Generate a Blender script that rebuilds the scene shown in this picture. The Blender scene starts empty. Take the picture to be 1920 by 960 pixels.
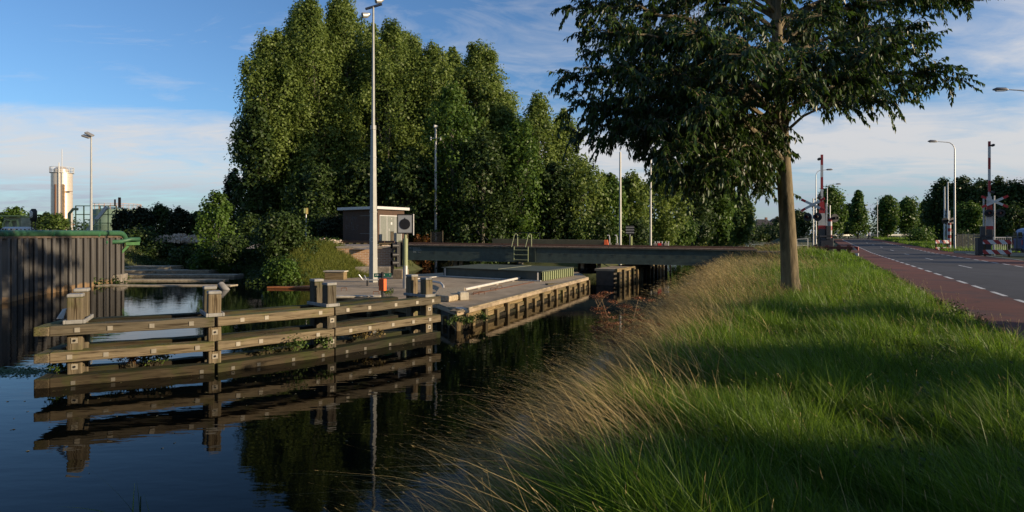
import bpy, math, random
import numpy as np
from mathutils import Vector, Matrix
R = math.radians
sc = bpy.context.scene
C = sc.collection
# ------------------------------------------------------------------ camera, world, sun, exposure
F, HY, CH = 1144.0, 441.0, 3.0          # focal length and horizon row in photo pixels, eye height in metres
cam = bpy.data.objects.new('camera', bpy.data.cameras.new('camera')); C.objects.link(cam)
cam.location = (0, 0, CH); cam.rotation_euler = (R(90), 0, 0)
cam.data.sensor_width = 36; cam.data.lens = F/1920*36; cam.data.shift_y = -(480-HY)/1920
cam.data.clip_start = .1; cam.data.clip_end = 6000
sc.camera = cam
SUN_EL = 13.0
SUN_H = Vector((.95, -.31, 0)).normalized()
SUN = Vector((SUN_H.x*math.cos(R(SUN_EL)), SUN_H.y*math.cos(R(SUN_EL)), math.sin(R(SUN_EL))))
world = bpy.data.worlds.new('World'); sc.world = world; world.use_nodes = True
def build_world():
    nt = world.node_tree; nt.nodes.clear(); L = nt.links.new
    N = lambda t, **k: _node(nt, t, **k)
    out = N('ShaderNodeOutputWorld'); bg = N('ShaderNodeBackground'); bg.inputs['Strength'].default_value = .078
    sky = N('ShaderNodeTexSky'); sky.sky_type = 'NISHITA'; sky.sun_disc = False
    sky.sun_elevation = R(SUN_EL); sky.sun_rotation = math.atan2(SUN_H.x, SUN_H.y)
    sky.air_density = 1.0; sky.dust_density = .45; sky.ozone_density = 3.0
    tc = N('ShaderNodeTexCoord'); sep = N('ShaderNodeSeparateXYZ'); L(tc.outputs['Generated'], sep.inputs[0])
    def M(op, a, b=None, c=None, clamp=False):
        n = N('ShaderNodeMath', operation=op); n.use_clamp = clamp
        for i, x in enumerate((a, b, c)):
            if x is None: continue
            if isinstance(x, (int, float)): n.inputs[i].default_value = x
            else: L(x, n.inputs[i])
        return n.outputs[0]
    x, y, z = sep.outputs
    zz = M('ADD', M('MAXIMUM', z, 0.0), .10)
    cx = M('DIVIDE', x, zz); cy = M('DIVIDE', y, zz)
    cmb = N('ShaderNodeCombineXYZ'); L(cx, cmb.inputs[0]); L(cy, cmb.inputs[1])
    def noise(scale, detail, dist, stretch=(1,1,1), off=(0,0,0), rough=.6):
        mp = N('ShaderNodeMapping'); L(cmb.outputs[0], mp.inputs[0]); mp.inputs['Scale'].default_value = stretch; mp.inputs['Location'].default_value = off
        n = N('ShaderNodeTexNoise'); L(mp.outputs[0], n.inputs['Vector']); n.inputs['Scale'].default_value = scale
        n.inputs['Detail'].default_value = detail; n.inputs['Roughness'].default_value = rough; n.inputs['Distortion'].default_value = dist
        return n.outputs['Fac']
    def ramp(fac, stops):
        r = N('ShaderNodeValToRGB'); L(fac, r.inputs[0]); e = r.color_ramp.elements
        while len(e) < len(stops): e.new(.5)
        for el, (p, c) in zip(e, stops): el.position = p; el.color = (c, c, c, 1) if isinstance(c, (int, float)) else (*c, 1)
        return r.outputs[0]
    n1 = noise(.42, 7, .5, (1, 1.5, 1), (3.1, 1.4, 0))
    n2 = noise(1.7, 8, .8, (1, 1.8, 1), (7.3, 2.2, 0), .65)
    nn = M('ADD', M('MULTIPLY', n1, .6), M('MULTIPLY', n2, .4))
    cover = ramp(z, [(0, .10), (.045, .14), (.085, .21), (.145, .17), (.185, .0), (.26, -.06), (.5, -.10), (1, -.1)])
    side = M('MULTIPLY', M('MAXIMUM', M('SUBTRACT', x, .33), 0.0), .36)          # the bank of cloud climbs on the right
    gate = ramp(z, [(0, 0), (.10, 1), (.26, .8), (.33, 0)])
    dens = M('ADD', M('ADD', nn, cover), M('MULTIPLY', side, gate))
    mask = ramp(dens, [(.50, 0), (.60, .32), (.74, .86), (1, .95)])
    ccol = ramp(z, [(0, (.58, .66, .84)), (.05, (.64, .70, .86)), (.09, (1.06, 1.04, 1.04)), (.2, (1.16, 1.12, 1.10)), (1, (1.0, 1.0, 1.02))])
    ccs = N('ShaderNodeVectorMath', operation='SCALE'); L(ccol, ccs.inputs[0]); ccs.inputs['Scale'].default_value = 6.1
    mix = N('ShaderNodeMix', data_type='RGBA'); L(mask, mix.inputs['Factor']); tint = N('ShaderNodeVectorMath', operation='MULTIPLY'); L(sky.outputs[0], tint.inputs[0]); tint.inputs[1].default_value = (1.08, 1.32, 1.58); L(tint.outputs[0], mix.inputs[6]); L(ccs.outputs[0], mix.inputs[7])
    L(mix.outputs[2], bg.inputs['Color']); L(bg.outputs[0], out.inputs[0])
def _node(nt, t, **k):
    n = nt.nodes.new(t)
    for a, b in k.items(): setattr(n, a, b)
    return n
build_world()
sl = bpy.data.lights.new('sun', 'SUN'); sl.energy = 5.0; sl.angle = R(.6); sl.color = (1.0, .80, .56)
so = bpy.data.objects.new('sun', sl); C.objects.link(so); so.rotation_euler = (-SUN).to_track_quat('-Z', 'Y').to_euler()
vs = sc.view_settings; vs.view_transform = 'Standard'; vs.look = 'None'; vs.gamma = 1; vs.exposure = 0.45; vs.use_curve_mapping = False
sc.cycles.max_bounces = 6; sc.cycles.transparent_max_bounces = 8
try: sc.cycles.use_denoising = True
except Exception: pass

# ------------------------------------------------------------------ helpers
def P(px, py, z):                       # where the ray through a photo pixel meets the level z
    Y = (CH-z)*F/(py-HY); return Vector(((px-960)/F*Y, Y, z))
def D(px, py, Y):                       # the point of that ray at depth Y
    return Vector(((px-960)/F*Y, Y, CH-(py-HY)/F*Y))
def thing(name, label, cat, loc=(0,0,0), rz=0, group=None, kind=None):
    o = bpy.data.objects.new(name, None); C.objects.link(o); o.empty_display_size = .2
    o.location = loc; o.rotation_euler = (0, 0, rz); tag(o, label, cat, group, kind); return o
def tag(o, label=None, cat=None, group=None, kind=None):
    if label: o['label'] = label
    if cat: o['category'] = cat
    if group: o['group'] = group
    if kind: o['kind'] = kind
    return o
def loc_of(root, p):                    # world point -> root's frame
    a = -root.rotation_euler.z; d = Vector(p)-root.location
    return Vector((d.x*math.cos(a)-d.y*math.sin(a), d.x*math.sin(a)+d.y*math.cos(a), d.z))
def link(name, me, m, parent=None):
    o = bpy.data.objects.new(name, me); C.objects.link(o)
    if m: me.materials.append(m)
    if parent is not None: o.parent = parent
    return o
class MB:
    def __init__(s): s.v = []; s.f = []
    def add(s, vs_, fs):
        b = len(s.v); s.v += [tuple(p) for p in vs_]; s.f += [tuple(b+i for i in f) for f in fs]; return s
    def box(s, c, d, rz=0):
        hx, hy, hz = d[0]/2, d[1]/2, d[2]/2; ca, sa = math.cos(rz), math.sin(rz); vs_ = []
        for z in (-hz, hz):
            for x, y in ((-hx,-hy),(hx,-hy),(hx,hy),(-hx,hy)): vs_.append((c[0]+x*ca-y*sa, c[1]+x*sa+y*ca, c[2]+z))
        return s.add(vs_, [(3,2,1,0),(4,5,6,7),(0,1,5,4),(1,2,6,5),(2,3,7,6),(3,0,4,7)])
    def bar(s, p0, p1, w, h=None, up=(0,0,1)):
        h = h or w; p0, p1 = Vector(p0), Vector(p1); d = (p1-p0).normalized(); u = Vector(up)
        if abs(d.dot(u)) > .98: u = Vector((0,1,0))
        a = d.cross(u).normalized(); b = a.cross(d).normalized(); vs_ = []
        for p in (p0, p1):
            for i, j in ((-1,-1),(1,-1),(1,1),(-1,1)): vs_.append(p+a*(i*w/2)+b*(j*h/2))
        return s.add(vs_, [(0,3,2,1),(4,5,6,7),(0,1,5,4),(1,2,6,5),(2,3,7,6),(3,0,4,7)])
    def tube(s, pts, r, n=8, caps=True):
        pts = [Vector(p) for p in pts]; k = len(pts); rs = r if isinstance(r, (list, tuple)) else [r]*k
        t0 = (pts[1]-pts[0]).normalized(); a = t0.orthogonal().normalized(); vs_ = []
        for i in range(k):
            t = (pts[min(i+1, k-1)]-pts[max(i-1, 0)]).normalized()
            a = (a-t*a.dot(t)).normalized(); b = t.cross(a)
            for j in range(n):
                q = 2*math.pi*j/n; vs_.append(pts[i]+(a*math.cos(q)+b*math.sin(q))*rs[i])
        fs = [(i*n+j, i*n+(j+1)%n, (i+1)*n+(j+1)%n, (i+1)*n+j) for i in range(k-1) for j in range(n)]
        if caps: fs += [tuple(range(n))[::-1], tuple((k-1)*n+j for j in range(n))]
        return s.add(vs_, fs)
    def lathe(s, prof, c=(0,0,0), n=24):
        vs_ = [(c[0]+r*math.cos(2*math.pi*j/n), c[1]+r*math.sin(2*math.pi*j/n), c[2]+z) for r, z in prof for j in range(n)]
        k = len(prof)
        fs = [(i*n+j, i*n+(j+1)%n, (i+1)*n+(j+1)%n, (i+1)*n+j) for i in range(k-1) for j in range(n)]
        fs += [tuple(range(n))[::-1], tuple((k-1)*n+j for j in range(n))]
        return s.add(vs_, fs)
    def prism(s, poly, z0, z1):
        a = sum(poly[i][0]*poly[(i+1)%len(poly)][1]-poly[(i+1)%len(poly)][0]*poly[i][1] for i in range(len(poly)))
        if a < 0: poly = poly[::-1]
        n = len(poly); vs_ = [(p[0], p[1], z0) for p in poly]+[(p[0], p[1], z1) for p in poly]
        return s.add(vs_, [tuple(range(n))[::-1], tuple(range(n, 2*n))]+[(i, (i+1)%n, (i+1)%n+n, i+n) for i in range(n)])
    def disc(s, c, r, d, t, n=20):      # a round plate of thickness t facing direction d
        c = Vector(c); d = Vector(d).normalized(); return s.tube([c-d*t/2, c+d*t/2], r, n)
    def build(s, name, m, parent=None, smooth=False, bevel=0, label=None):
        me = bpy.data.meshes.new(name); me.from_pydata(s.v, [], s.f); me.update()
        if smooth:
            for p in me.polygons: p.use_smooth = True
            try: me.set_sharp_from_angle(angle=R(40))
            except Exception: pass
        o = link(name, me, m, parent)
        if bevel:
            b = o.modifiers.new('bevel', 'BEVEL'); b.width = bevel; b.segments = 2; b.limit_method = 'ANGLE'
        if label: o['label'] = label
        return o
def timber(name, p0, p1, w, h, m, parent, bevel=.012, up=(0,0,1), rough=0):   # a beam whose own x axis runs along it, so that the grain does too
    p0, p1 = Vector(p0), Vector(p1); d = p1-p0; L_ = d.length; d.normalize(); u = Vector(up)
    if abs(d.dot(u)) > .98: u = Vector((0,1,0))
    y = u.cross(d).normalized(); z = d.cross(y)
    k = max(1, int(L_/.35)); vs_ = []; rg = random.Random(int(L_*1e4)+int(abs(p0.x)*777)+int(abs(p0.z)*99))
    for i in range(k+1):
        for a, b in ((-1,-1),(1,-1),(1,1),(-1,1)):
            j = lambda: rg.uniform(-rough, rough)
            vs_.append((L_*i/k, a*w/2+j(), b*h/2+j()))
    fs = [(0,3,2,1), tuple(4*k+i for i in range(4))]+[(4*i+a, 4*i+(a+1)%4, 4*i+4+(a+1)%4, 4*i+4+a) for i in range(k) for a in range(4)]
    me = bpy.data.meshes.new(name); me.from_pydata(vs_, [], fs); me.update()
    o = link(name, me, m, parent)
    o.matrix_local = Matrix(((d.x, y.x, z.x, p0.x), (d.y, y.y, z.y, p0.y), (d.z, y.z, z.z, p0.z), (0,0,0,1)))
    if bevel:
        b = o.modifiers.new('bevel', 'BEVEL'); b.width = bevel; b.segments = 2; b.limit_method = 'ANGLE'; b.angle_limit = R(50)
    return o
def mesh_np(name, V, Fc, m, parent=None, attr=None, smooth=False):
    V = np.asarray(V, dtype=np.float32); Fc = np.asarray(Fc, dtype=np.int32); k = Fc.shape[1]
    me = bpy.data.meshes.new(name); me.vertices.add(len(V)); me.vertices.foreach_set('co', V.ravel())
    me.loops.add(Fc.size); me.loops.foreach_set('vertex_index', Fc.ravel())
    me.polygons.add(len(Fc)); me.polygons.foreach_set('loop_start', np.arange(0, Fc.size, k, dtype=np.int32))
    me.polygons.foreach_set('loop_total', np.full(len(Fc), k, dtype=np.int32))
    if attr is not None:
        a = me.attributes.new('v', 'FLOAT', 'FACE'); a.data.foreach_set('value', np.asarray(attr, dtype=np.float32))
    me.update(calc_edges=True)
    if smooth: me.polygons.foreach_set('use_smooth', np.ones(len(Fc), dtype=bool))
    return link(name, me, m, parent)
def text_obj(name, s, size, m, parent, loc, rot, ext=.004, align='CENTER'):
    cu = bpy.data.curves.new(name, 'FONT'); cu.body = s; cu.size = size; cu.extrude = ext; cu.align_x = align; cu.align_y = 'CENTER'; cu.resolution_u = 3
    t = bpy.data.objects.new(name, cu); C.objects.link(t); bpy.context.view_layer.update()
    me = bpy.data.meshes.new_from_object(t.evaluated_get(bpy.context.evaluated_depsgraph_get()))
    bpy.data.objects.remove(t); me.materials.clear()
    o = link(name, me, m, parent); o.location = loc; o.rotation_euler = rot; return o

# ------------------------------------------------------------------ materials
MATS = {}
def pm(name, col, rough=.6, metal=0, var=.2, scale=4, bump=0, col2=None, c2amt=.5, stretch=(1,1,1), spec=.4, coord='Object', detail=5):
    if name in MATS: return MATS[name]
    m = bpy.data.materials.new(name); m.use_nodes = True; nt = m.node_tree; L = nt.links.new
    b = nt.nodes['Principled BSDF']; b.inputs['Roughness'].default_value = rough; b.inputs['Metallic'].default_value = metal
    b.inputs['Specular IOR Level'].default_value = spec
    tc = nt.nodes.new('ShaderNodeTexCoord'); mp = nt.nodes.new('ShaderNodeMapping'); mp.inputs['Scale'].default_value = stretch
    L(tc.outputs[coord], mp.inputs[0])
    n = nt.nodes.new('ShaderNodeTexNoise'); n.inputs['Scale'].default_value = scale; n.inputs['Detail'].default_value = detail; n.inputs['Roughness'].default_value = .65
    L(mp.outputs[0], n.inputs['Vector'])
    r = nt.nodes.new('ShaderNodeValToRGB'); L(n.outputs['Fac'], r.inputs[0]); e = r.color_ramp.elements
    e[0].position = .3; e[1].position = .7
    e[0].color = (*[max(0, c*(1-var)) for c in col], 1); e[1].color = (*[min(1, c*(1+var)) for c in col], 1)
    last = r.outputs[0]
    if col2:
        n2 = nt.nodes.new('ShaderNodeTexNoise'); n2.inputs['Scale'].default_value = scale*.37; n2.inputs['Detail'].default_value = 7; n2.inputs['Roughness'].default_value = .7
        L(mp.outputs[0], n2.inputs['Vector'])
        r2 = nt.nodes.new('ShaderNodeValToRGB'); L(n2.outputs['Fac'], r2.inputs[0]); e = r2.color_ramp.elements
        e[0].position = .68-c2amt*.3; e[0].color = (0,0,0,1); e[1].position = .80-c2amt*.3; e[1].color = (1,1,1,1)
        mx = nt.nodes.new('ShaderNodeMix'); mx.data_type = 'RGBA'; L(r2.outputs[0], mx.inputs[0]); L(last, mx.inputs[6]); mx.inputs[7].default_value = (*col2, 1); last = mx.outputs[2]
    L(last, b.inputs['Base Color'])
    if bump:
        bp = nt.nodes.new('ShaderNodeBump'); bp.inputs['Strength'].default_value = bump; bp.inputs['Distance'].default_value = .02
        L(n.outputs['Fac'], bp.inputs['Height']); L(bp.outputs[0], b.inputs['Normal'])
    MATS[name] = m; return m
def leafmat(name, dark, light, trans=.25, rough=.5, spec=.3, yellow=None):
    if name in MATS: return MATS[name]
    m = bpy.data.materials.new(name); m.use_nodes = True; nt = m.node_tree; L = nt.links.new
    b = nt.nodes['Principled BSDF']; b.inputs['Roughness'].default_value = rough; b.inputs['Specular IOR Level'].default_value = spec
    a = nt.nodes.new('ShaderNodeAttribute'); a.attribute_name = 'v'
    r = nt.nodes.new('ShaderNodeValToRGB'); L(a.outputs['Fac'], r.inputs[0]); e = r.color_ramp.elements
    e[0].color = (*dark, 1); e[1].color = (*light, 1); e[1].position = .93 if yellow else 1
    if yellow: q = e.new(1.0); q.color = (*yellow, 1)
    L(r.outputs[0], b.inputs['Base Color'])
    t = nt.nodes.new('ShaderNodeBsdfTranslucent'); L(r.outputs[0], t.inputs['Color'])
    mx = nt.nodes.new('ShaderNodeMixShader'); mx.inputs[0].default_value = trans
    L(b.outputs[0], mx.inputs[1]); L(t.outputs[0], mx.inputs[2]); L(mx.outputs[0], nt.nodes['Material Output'].inputs[0])
    MATS[name] = m; return m
def woodmat(name, a, b_, moss=.5, mosscol=(.10,.11,.03)):
    m = pm(name, a, rough=.85, var=.35, scale=7, bump=.5, col2=b_, c2amt=.5, stretch=(.12, 3, 3), spec=.2)
    nt = m.node_tree; L = nt.links.new; b = nt.nodes['Principled BSDF']; src = b.inputs['Base Color'].links[0].from_socket
    g = nt.nodes.new('ShaderNodeNewGeometry'); s = nt.nodes.new('ShaderNodeSeparateXYZ'); L(g.outputs['Normal'], s.inputs[0])
    n = nt.nodes.new('ShaderNodeTexNoise'); n.inputs['Scale'].default_value = 2.2; n.inputs['Detail'].default_value = 8; L(g.outputs['Position'], n.inputs['Vector'])
    ma = nt.nodes.new('ShaderNodeMath'); ma.operation = 'MULTIPLY_ADD'; L(s.outputs[2], ma.inputs[0]); ma.inputs[1].default_value = .22; L(n.outputs['Fac'], ma.inputs[2])
    r = nt.nodes.new('ShaderNodeValToRGB'); L(ma.outputs[0], r.inputs[0]); e = r.color_ramp.elements
    e[0].position = .78-.35*moss; e[0].color = (0,0,0,1); e[1].position = .95-.3*moss; e[1].color = (.85,.85,.85,1)
    mx = nt.nodes.new('ShaderNodeMix'); mx.data_type = 'RGBA'; L(r.outputs[0], mx.inputs[0]); L(src, mx.inputs[6]); mx.inputs[7].default_value = (*mosscol, 1)
    L(mx.outputs[2], b.inputs['Base Color'])
    cr = nt.nodes.new('ShaderNodeTexNoise'); cr.inputs['Scale'].default_value = 26; cr.inputs['Detail'].default_value = 3
    mp = nt.nodes.new('ShaderNodeMapping'); mp.inputs['Scale'].default_value = (.06, 2, 2); tc = nt.nodes.new('ShaderNodeTexCoord'); L(tc.outputs['Object'], mp.inputs[0]); L(mp.outputs[0], cr.inputs['Vector'])
    r3 = nt.nodes.new('ShaderNodeValToRGB'); L(cr.outputs['Fac'], r3.inputs[0]); e = r3.color_ramp.elements; e[0].position = .36; e[0].color = (.35,.3,.25,1); e[1].position = .44; e[1].color = (1,1,1,1)
    m2 = nt.nodes.new('ShaderNodeMix'); m2.data_type = 'RGBA'; m2.blend_type = 'MULTIPLY'; m2.inputs[0].default_value = 1; L(mx.outputs[2], m2.inputs[6]); L(r3.outputs[0], m2.inputs[7])
    oi = nt.nodes.new('ShaderNodeObjectInfo'); r4 = nt.nodes.new('ShaderNodeValToRGB'); L(oi.outputs['Random'], r4.inputs[0]); e = r4.color_ramp.elements; e[0].color = (.58,.60,.62,1); e[1].color = (1.2,1.12,1.0,1)
    m4 = nt.nodes.new('ShaderNodeMix'); m4.data_type = 'RGBA'; m4.blend_type = 'MULTIPLY'; m4.inputs[0].default_value = 1; L(m2.outputs[2], m4.inputs[6]); L(r4.outputs[0], m4.inputs[7]); L(m4.outputs[2], b.inputs['Base Color'])
    return m
def stripemat(name, axis, period, off=0, c1=(.34,.015,.016), c2=(.52,.52,.50), duty=.5, skew=0):
    m = bpy.data.materials.new(name); m.use_nodes = True; nt = m.node_tree; L = nt.links.new; b = nt.nodes['Principled BSDF']; b.inputs['Roughness'].default_value = .45
    tc = nt.nodes.new('ShaderNodeTexCoord'); d = nt.nodes.new('ShaderNodeVectorMath'); d.operation = 'DOT_PRODUCT'; L(tc.outputs['Object'], d.inputs[0])
    v = [0,0,0]; v['xyz'.index(axis)] = 1/period
    if skew: v[2 if axis != 'z' else 0] = skew/period
    d.inputs[1].default_value = v
    a = nt.nodes.new('ShaderNodeMath'); a.operation = 'ADD'; L(d.outputs['Value'], a.inputs[0]); a.inputs[1].default_value = off+50
    f = nt.nodes.new('ShaderNodeMath'); f.operation = 'FRACT'; L(a.outputs[0], f.inputs[0])
    g = nt.nodes.new('ShaderNodeMath'); g.operation = 'GREATER_THAN'; L(f.outputs[0], g.inputs[0]); g.inputs[1].default_value = duty
    mx = nt.nodes.new('ShaderNodeMix'); mx.data_type = 'RGBA'; L(g.outputs[0], mx.inputs[0]); mx.inputs[6].default_value = (*c1, 1); mx.inputs[7].default_value = (*c2, 1)
    n = nt.nodes.new('ShaderNodeTexNoise'); n.inputs['Scale'].default_value = 3; n.inputs['Detail'].default_value = 6
    m3 = nt.nodes.new('ShaderNodeMix'); m3.data_type = 'RGBA'; m3.blend_type = 'MULTIPLY'; m3.inputs[0].default_value = .35; L(mx.outputs[2], m3.inputs[6]); L(n.outputs['Fac'], m3.inputs[7])
    L(m3.outputs[2], b.inputs['Base Color']); MATS[name] = m; return m

WOOD = woodmat('weathered timber', (.155,.130,.088), (.062,.054,.038), .6)
WOOD_DARK = woodmat('wet and shaded timber', (.050,.040,.024), (.026,.021,.013), .8, (.035,.045,.012))
STEEL_GALV = pm('galvanised steel', (.42,.42,.40), .45, .5, .12, 6)
WHITE = pm('white paint', (.52,.51,.48), .5, 0, .08, 5)
DARKGREEN = pm('dark green steel', (.045,.064,.054), .5, 0, .3, 3, .1, (.05,.035,.02), .15)
BLACK = pm('black steel', (.015,.015,.016), .5, 0, .3, 6)
CONC = pm('old concrete', (.24,.21,.17), .9, 0, .25, 2.2, .3, (.12,.10,.075), .45)
CONC_LIGHT = pm('pale concrete', (.42,.38,.30), .9, 0, .2, 5, .3, (.25,.21,.15), .3)
RUST = pm('rusty steel', (.14,.06,.03), .85, 0, .4, 8, .2)
GREENPIPE = pm('green painted pipe', (.040,.115,.055), .5, 0, .25, 3, 0, (.09,.07,.04), .3)
PALEGREEN = pm('pale green paint', (.25,.28,.15), .5, 0, .12, 5)
YELLOWPIPE = pm('yellow green pipe', (.38,.42,.16), .5, 0, .12, 5)
REDP = pm('red paint', (.42,.02,.02), .45, 0, .15, 5)
ORANGE = pm('orange paint', (.75,.13,.03), .45, 0, .12, 5)
GLASSLAMP = pm('lamp glass', (.5,.5,.48), .15, 0, .05, 5)
# ------------------------------------------------------------------ ground, water, roads
def poly_sd(Xf, Yf, poly):              # signed distance, negative inside the polygon
    d = np.full(Xf.shape, 1e9); ins = np.zeros(Xf.shape, dtype=bool); n = len(poly)
    for i in range(n):
        x0, y0 = poly[i]; x1, y1 = poly[(i+1) % n]; ex, ey = x1-x0, y1-y0
        t = np.clip(((Xf-x0)*ex+(Yf-y0)*ey)/(ex*ex+ey*ey), 0, 1)
        d = np.minimum(d, np.hypot(Xf-(x0+t*ex), Yf-(y0+t*ey)))
        c = ((y0 > Yf) != (y1 > Yf)) & (Xf < (x1-x0)*(Yf-y0)/(y1-y0+1e-12)+x0); ins ^= c
    return np.where(ins, -d, d)
WALL = [(-20.8,-30),(-21.4,14),(-22.4,26.6),(-23.6,29.5),(-25.6,39.9),(-26.6,41.3),(-33,46)]      # sheet pile wall, seen edge
BANK_L = [(-33,46),(-33,60),(-26,58.5),(-19,45),(-15.6,37.4),(-12.9,38.9),(-9.5,42.6),(-7.5,58),(8,55.5),(16,64),(22,80),(30,110),(45,150),(62,163),(93,240),(104,300)]
BANK_R = [(112,300),(107,250),(42,100),(21.5,60),(15.0,46),(11.9,38),(9.9,32.5),(5.4,20.8),(2.25,12.5),(-.1,6.7),(-1.15,3.3),(-2.8,0),(-14.5,-30)]
WATER_POLY = WALL+BANK_L[1:]+BANK_R
def road_y(Y): return 1.3+np.interp(Y, [60, 150], [0, 1.0])
def sm(t): t = np.clip(t, 0, 1); return t*t*(3-2*t)
def vnoise(X, Y, s, seed=0):
    a = np.sin(X*s*1.7+seed)*np.cos(Y*s*1.3-seed*2.1)+.6*np.sin(X*s*3.9+Y*s*2.7+seed*3)+.35*np.cos(X*s*7.3-Y*s*6.1+seed)
    return a/1.95
def ground_h(X, Y):
    X = np.asarray(X, float); Y = np.asarray(Y, float)
    d = poly_sd(X, Y, WATER_POLY)
    right = X > np.interp(Y, [-30, 0, 38, 60, 100, 250, 300], [-17, -5, 9.5, 19, 38, 100, 106])
    land_r = road_y(Y)+.06*vnoise(X, Y, .35, 1)
    w_ab = sm(1-np.hypot(X-18, Y-40)/6.5)*.75                 # the abutment mound at the bridge's right end
    land_r = land_r+w_ab
    land_l = 2.35+.25*sm((Y-60)/40)+.08*vnoise(X, Y, .2, 4)-1.2*sm((Y-64)/10)*sm((X-2)/8)*(X > 0)
    land = np.where(right, land_r, land_l)
    sl_ = np.where(right, 1.7, 3.6); sl_ = np.where(X < -20.5, np.where(Y < 45, 5.0, 6.0), sl_)
    h = np.where(d > 0, land*sm(.12+.88*d/sl_)-.10, -1.4*sm(-d/1.2)-.05)
    rc = X-.5*Y                                               # the verge falls evenly to the road
    inroad = sm((rc-2.7)/.5)*sm((16.0-rc)/1.0)*(right)*(Y < 190)
    h = np.where(d > 0, h*(1-inroad)+(road_y(Y)-.07)*inroad, h)
    return h
def warp(n, a, b, near0, near1, frac):  # grid lines: frac of them between near0 and near1
    k = int(n*frac); m = (n-k)//2
    g1 = near0-(np.linspace(1, 0, m, endpoint=False)**2.6)*(near0-a); g2 = np.linspace(near0, near1, k, endpoint=False); g3 = near1+(np.linspace(0, 1, m)**2.6)*(b-near1)
    return np.unique(np.concatenate([g1, g2, g3]))
gx = warp(330, -2500, 2500, -36, 62, .74); gy = warp(330, -400, 4000, -6, 90, .66)
GX, GY = np.meshgrid(gx, gy); GZ = ground_h(GX, GY)
nx, ny = len(gx), len(gy); idx = np.arange(nx*ny).reshape(ny, nx)
Fq = np.stack([idx[:-1,:-1], idx[:-1,1:], idx[1:,1:], idx[1:,:-1]], -1).reshape(-1, 4)
EARTH = pm('earth and short grass', (.060,.070,.022), .95, 0, .4, .9, .4, (.085,.065,.035), .4, detail=9)
tag(mesh_np('ground', np.stack([GX, GY, GZ], -1).reshape(-1, 3), Fq, EARTH, smooth=True), kind='structure')

def water_mat():
    m = bpy.data.materials.new('canal water'); m.use_nodes = True; nt = m.node_tree; L = nt.links.new; b = nt.nodes['Principled BSDF']
    b.inputs['Base Color'].default_value = (.0015,.0025,.0025,1); b.inputs['Roughness'].default_value = .015; b.inputs['IOR'].default_value = 1.17
    g = nt.nodes.new('ShaderNodeNewGeometry')
    def nz(scale, st, det):
        mp = nt.nodes.new('ShaderNodeMapping'); mp.inputs['Scale'].default_value = st; mp.inputs['Rotation'].default_value = (0,0,R(-12)); L(g.outputs['Position'], mp.inputs[0])
        n = nt.nodes.new('ShaderNodeTexNoise'); n.inputs['Scale'].default_value = scale; n.inputs['Detail'].default_value = det; L(mp.outputs[0], n.inputs['Vector']); return n.outputs['Fac']
    b1 = nt.nodes.new('ShaderNodeBump'); b1.inputs['Strength'].default_value = .065; b1.inputs['Distance'].default_value = .045; L(nz(1.6, (.8,2.2,1), 2), b1.inputs['Height'])
    b2 = nt.nodes.new('ShaderNodeBump'); b2.inputs['Strength'].default_value = .035; b2.inputs['Distance'].default_value = .012; L(nz(7, (.8,1.8,1), 2), b2.inputs['Height']); L(b1.outputs[0], b2.inputs['Normal'])
    L(b2.outputs[0], b.inputs['Normal']); return m
mb = MB(); mb.add([(-400,-300,0),(500,-300,0),(500,600,0),(-400,600,0)], [(0,1,2,3)])
tag(mb.build('canal_water', water_mat()), kind='structure')

# road: a polyline of the left edge, then strips offset to the right of it
def road_path():
    pts = []; x, y, th = 2.7-.5*20, -20.0, math.atan(.5)
    s = 0
    while s < 330 and len(pts) < 400:
        pts.append((x, y, th)); st = 2.0
        if y > 128 and th < R(94): th += st/34.0
        x += math.sin(th)*st; y += math.cos(th)*st; s += st
    return pts
RP = road_path()
def strip(name, o0, o1, m, dz, kind='structure', dash=None, ys=(-99, 999)):
    V = []; Fc = []; acc = 0; k = 0
    segs = []
    if dash is None: segs = [(0, len(RP)-1)]
    step = 2.0; fine = []
    for i in range(len(RP)-1):
        for q in range(8):
            t = q/8; a, b = RP[i], RP[i+1]; fine.append((a[0]+(b[0]-a[0])*t, a[1]+(b[1]-a[1])*t, a[2]+(b[2]-a[2])*t, (i+t)*step))
    def vert(p, o):
        x = p[0]+math.cos(p[2])*o; y = p[1]-math.sin(p[2])*o
        return (x, y, float(road_y(p[1]))+dz)
    for a, b in zip(fine[:-1], fine[1:]):
        if not ys[0] <= a[1] <= ys[1]: continue
        if dash and (a[3] % dash[0]) > dash[1]: continue
        n = len(V); V += [vert(a, o0), vert(a, o1), vert(b, o1), vert(b, o0)]; Fc.append((n, n+1, n+2, n+3))
    o = mesh_np(name, V, Fc, m); tag(o, kind=kind); return o
K = math.cos(math.atan(.5))
ASPH = pm('asphalt', (.033,.035,.040), .85, 0, .35, 1.3, .25, (.024,.025,.028), .45, coord='Object', detail=10)
REDASPH = pm('red asphalt', (.12,.027,.012), .88, 0, .28, 1.1, .25, (.07,.024,.020), .45, detail=10)
MARK = pm('road marking paint', (.58,.58,.55), .7, 0, .2, 9, 0, (.3,.3,.28), .2)
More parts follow.
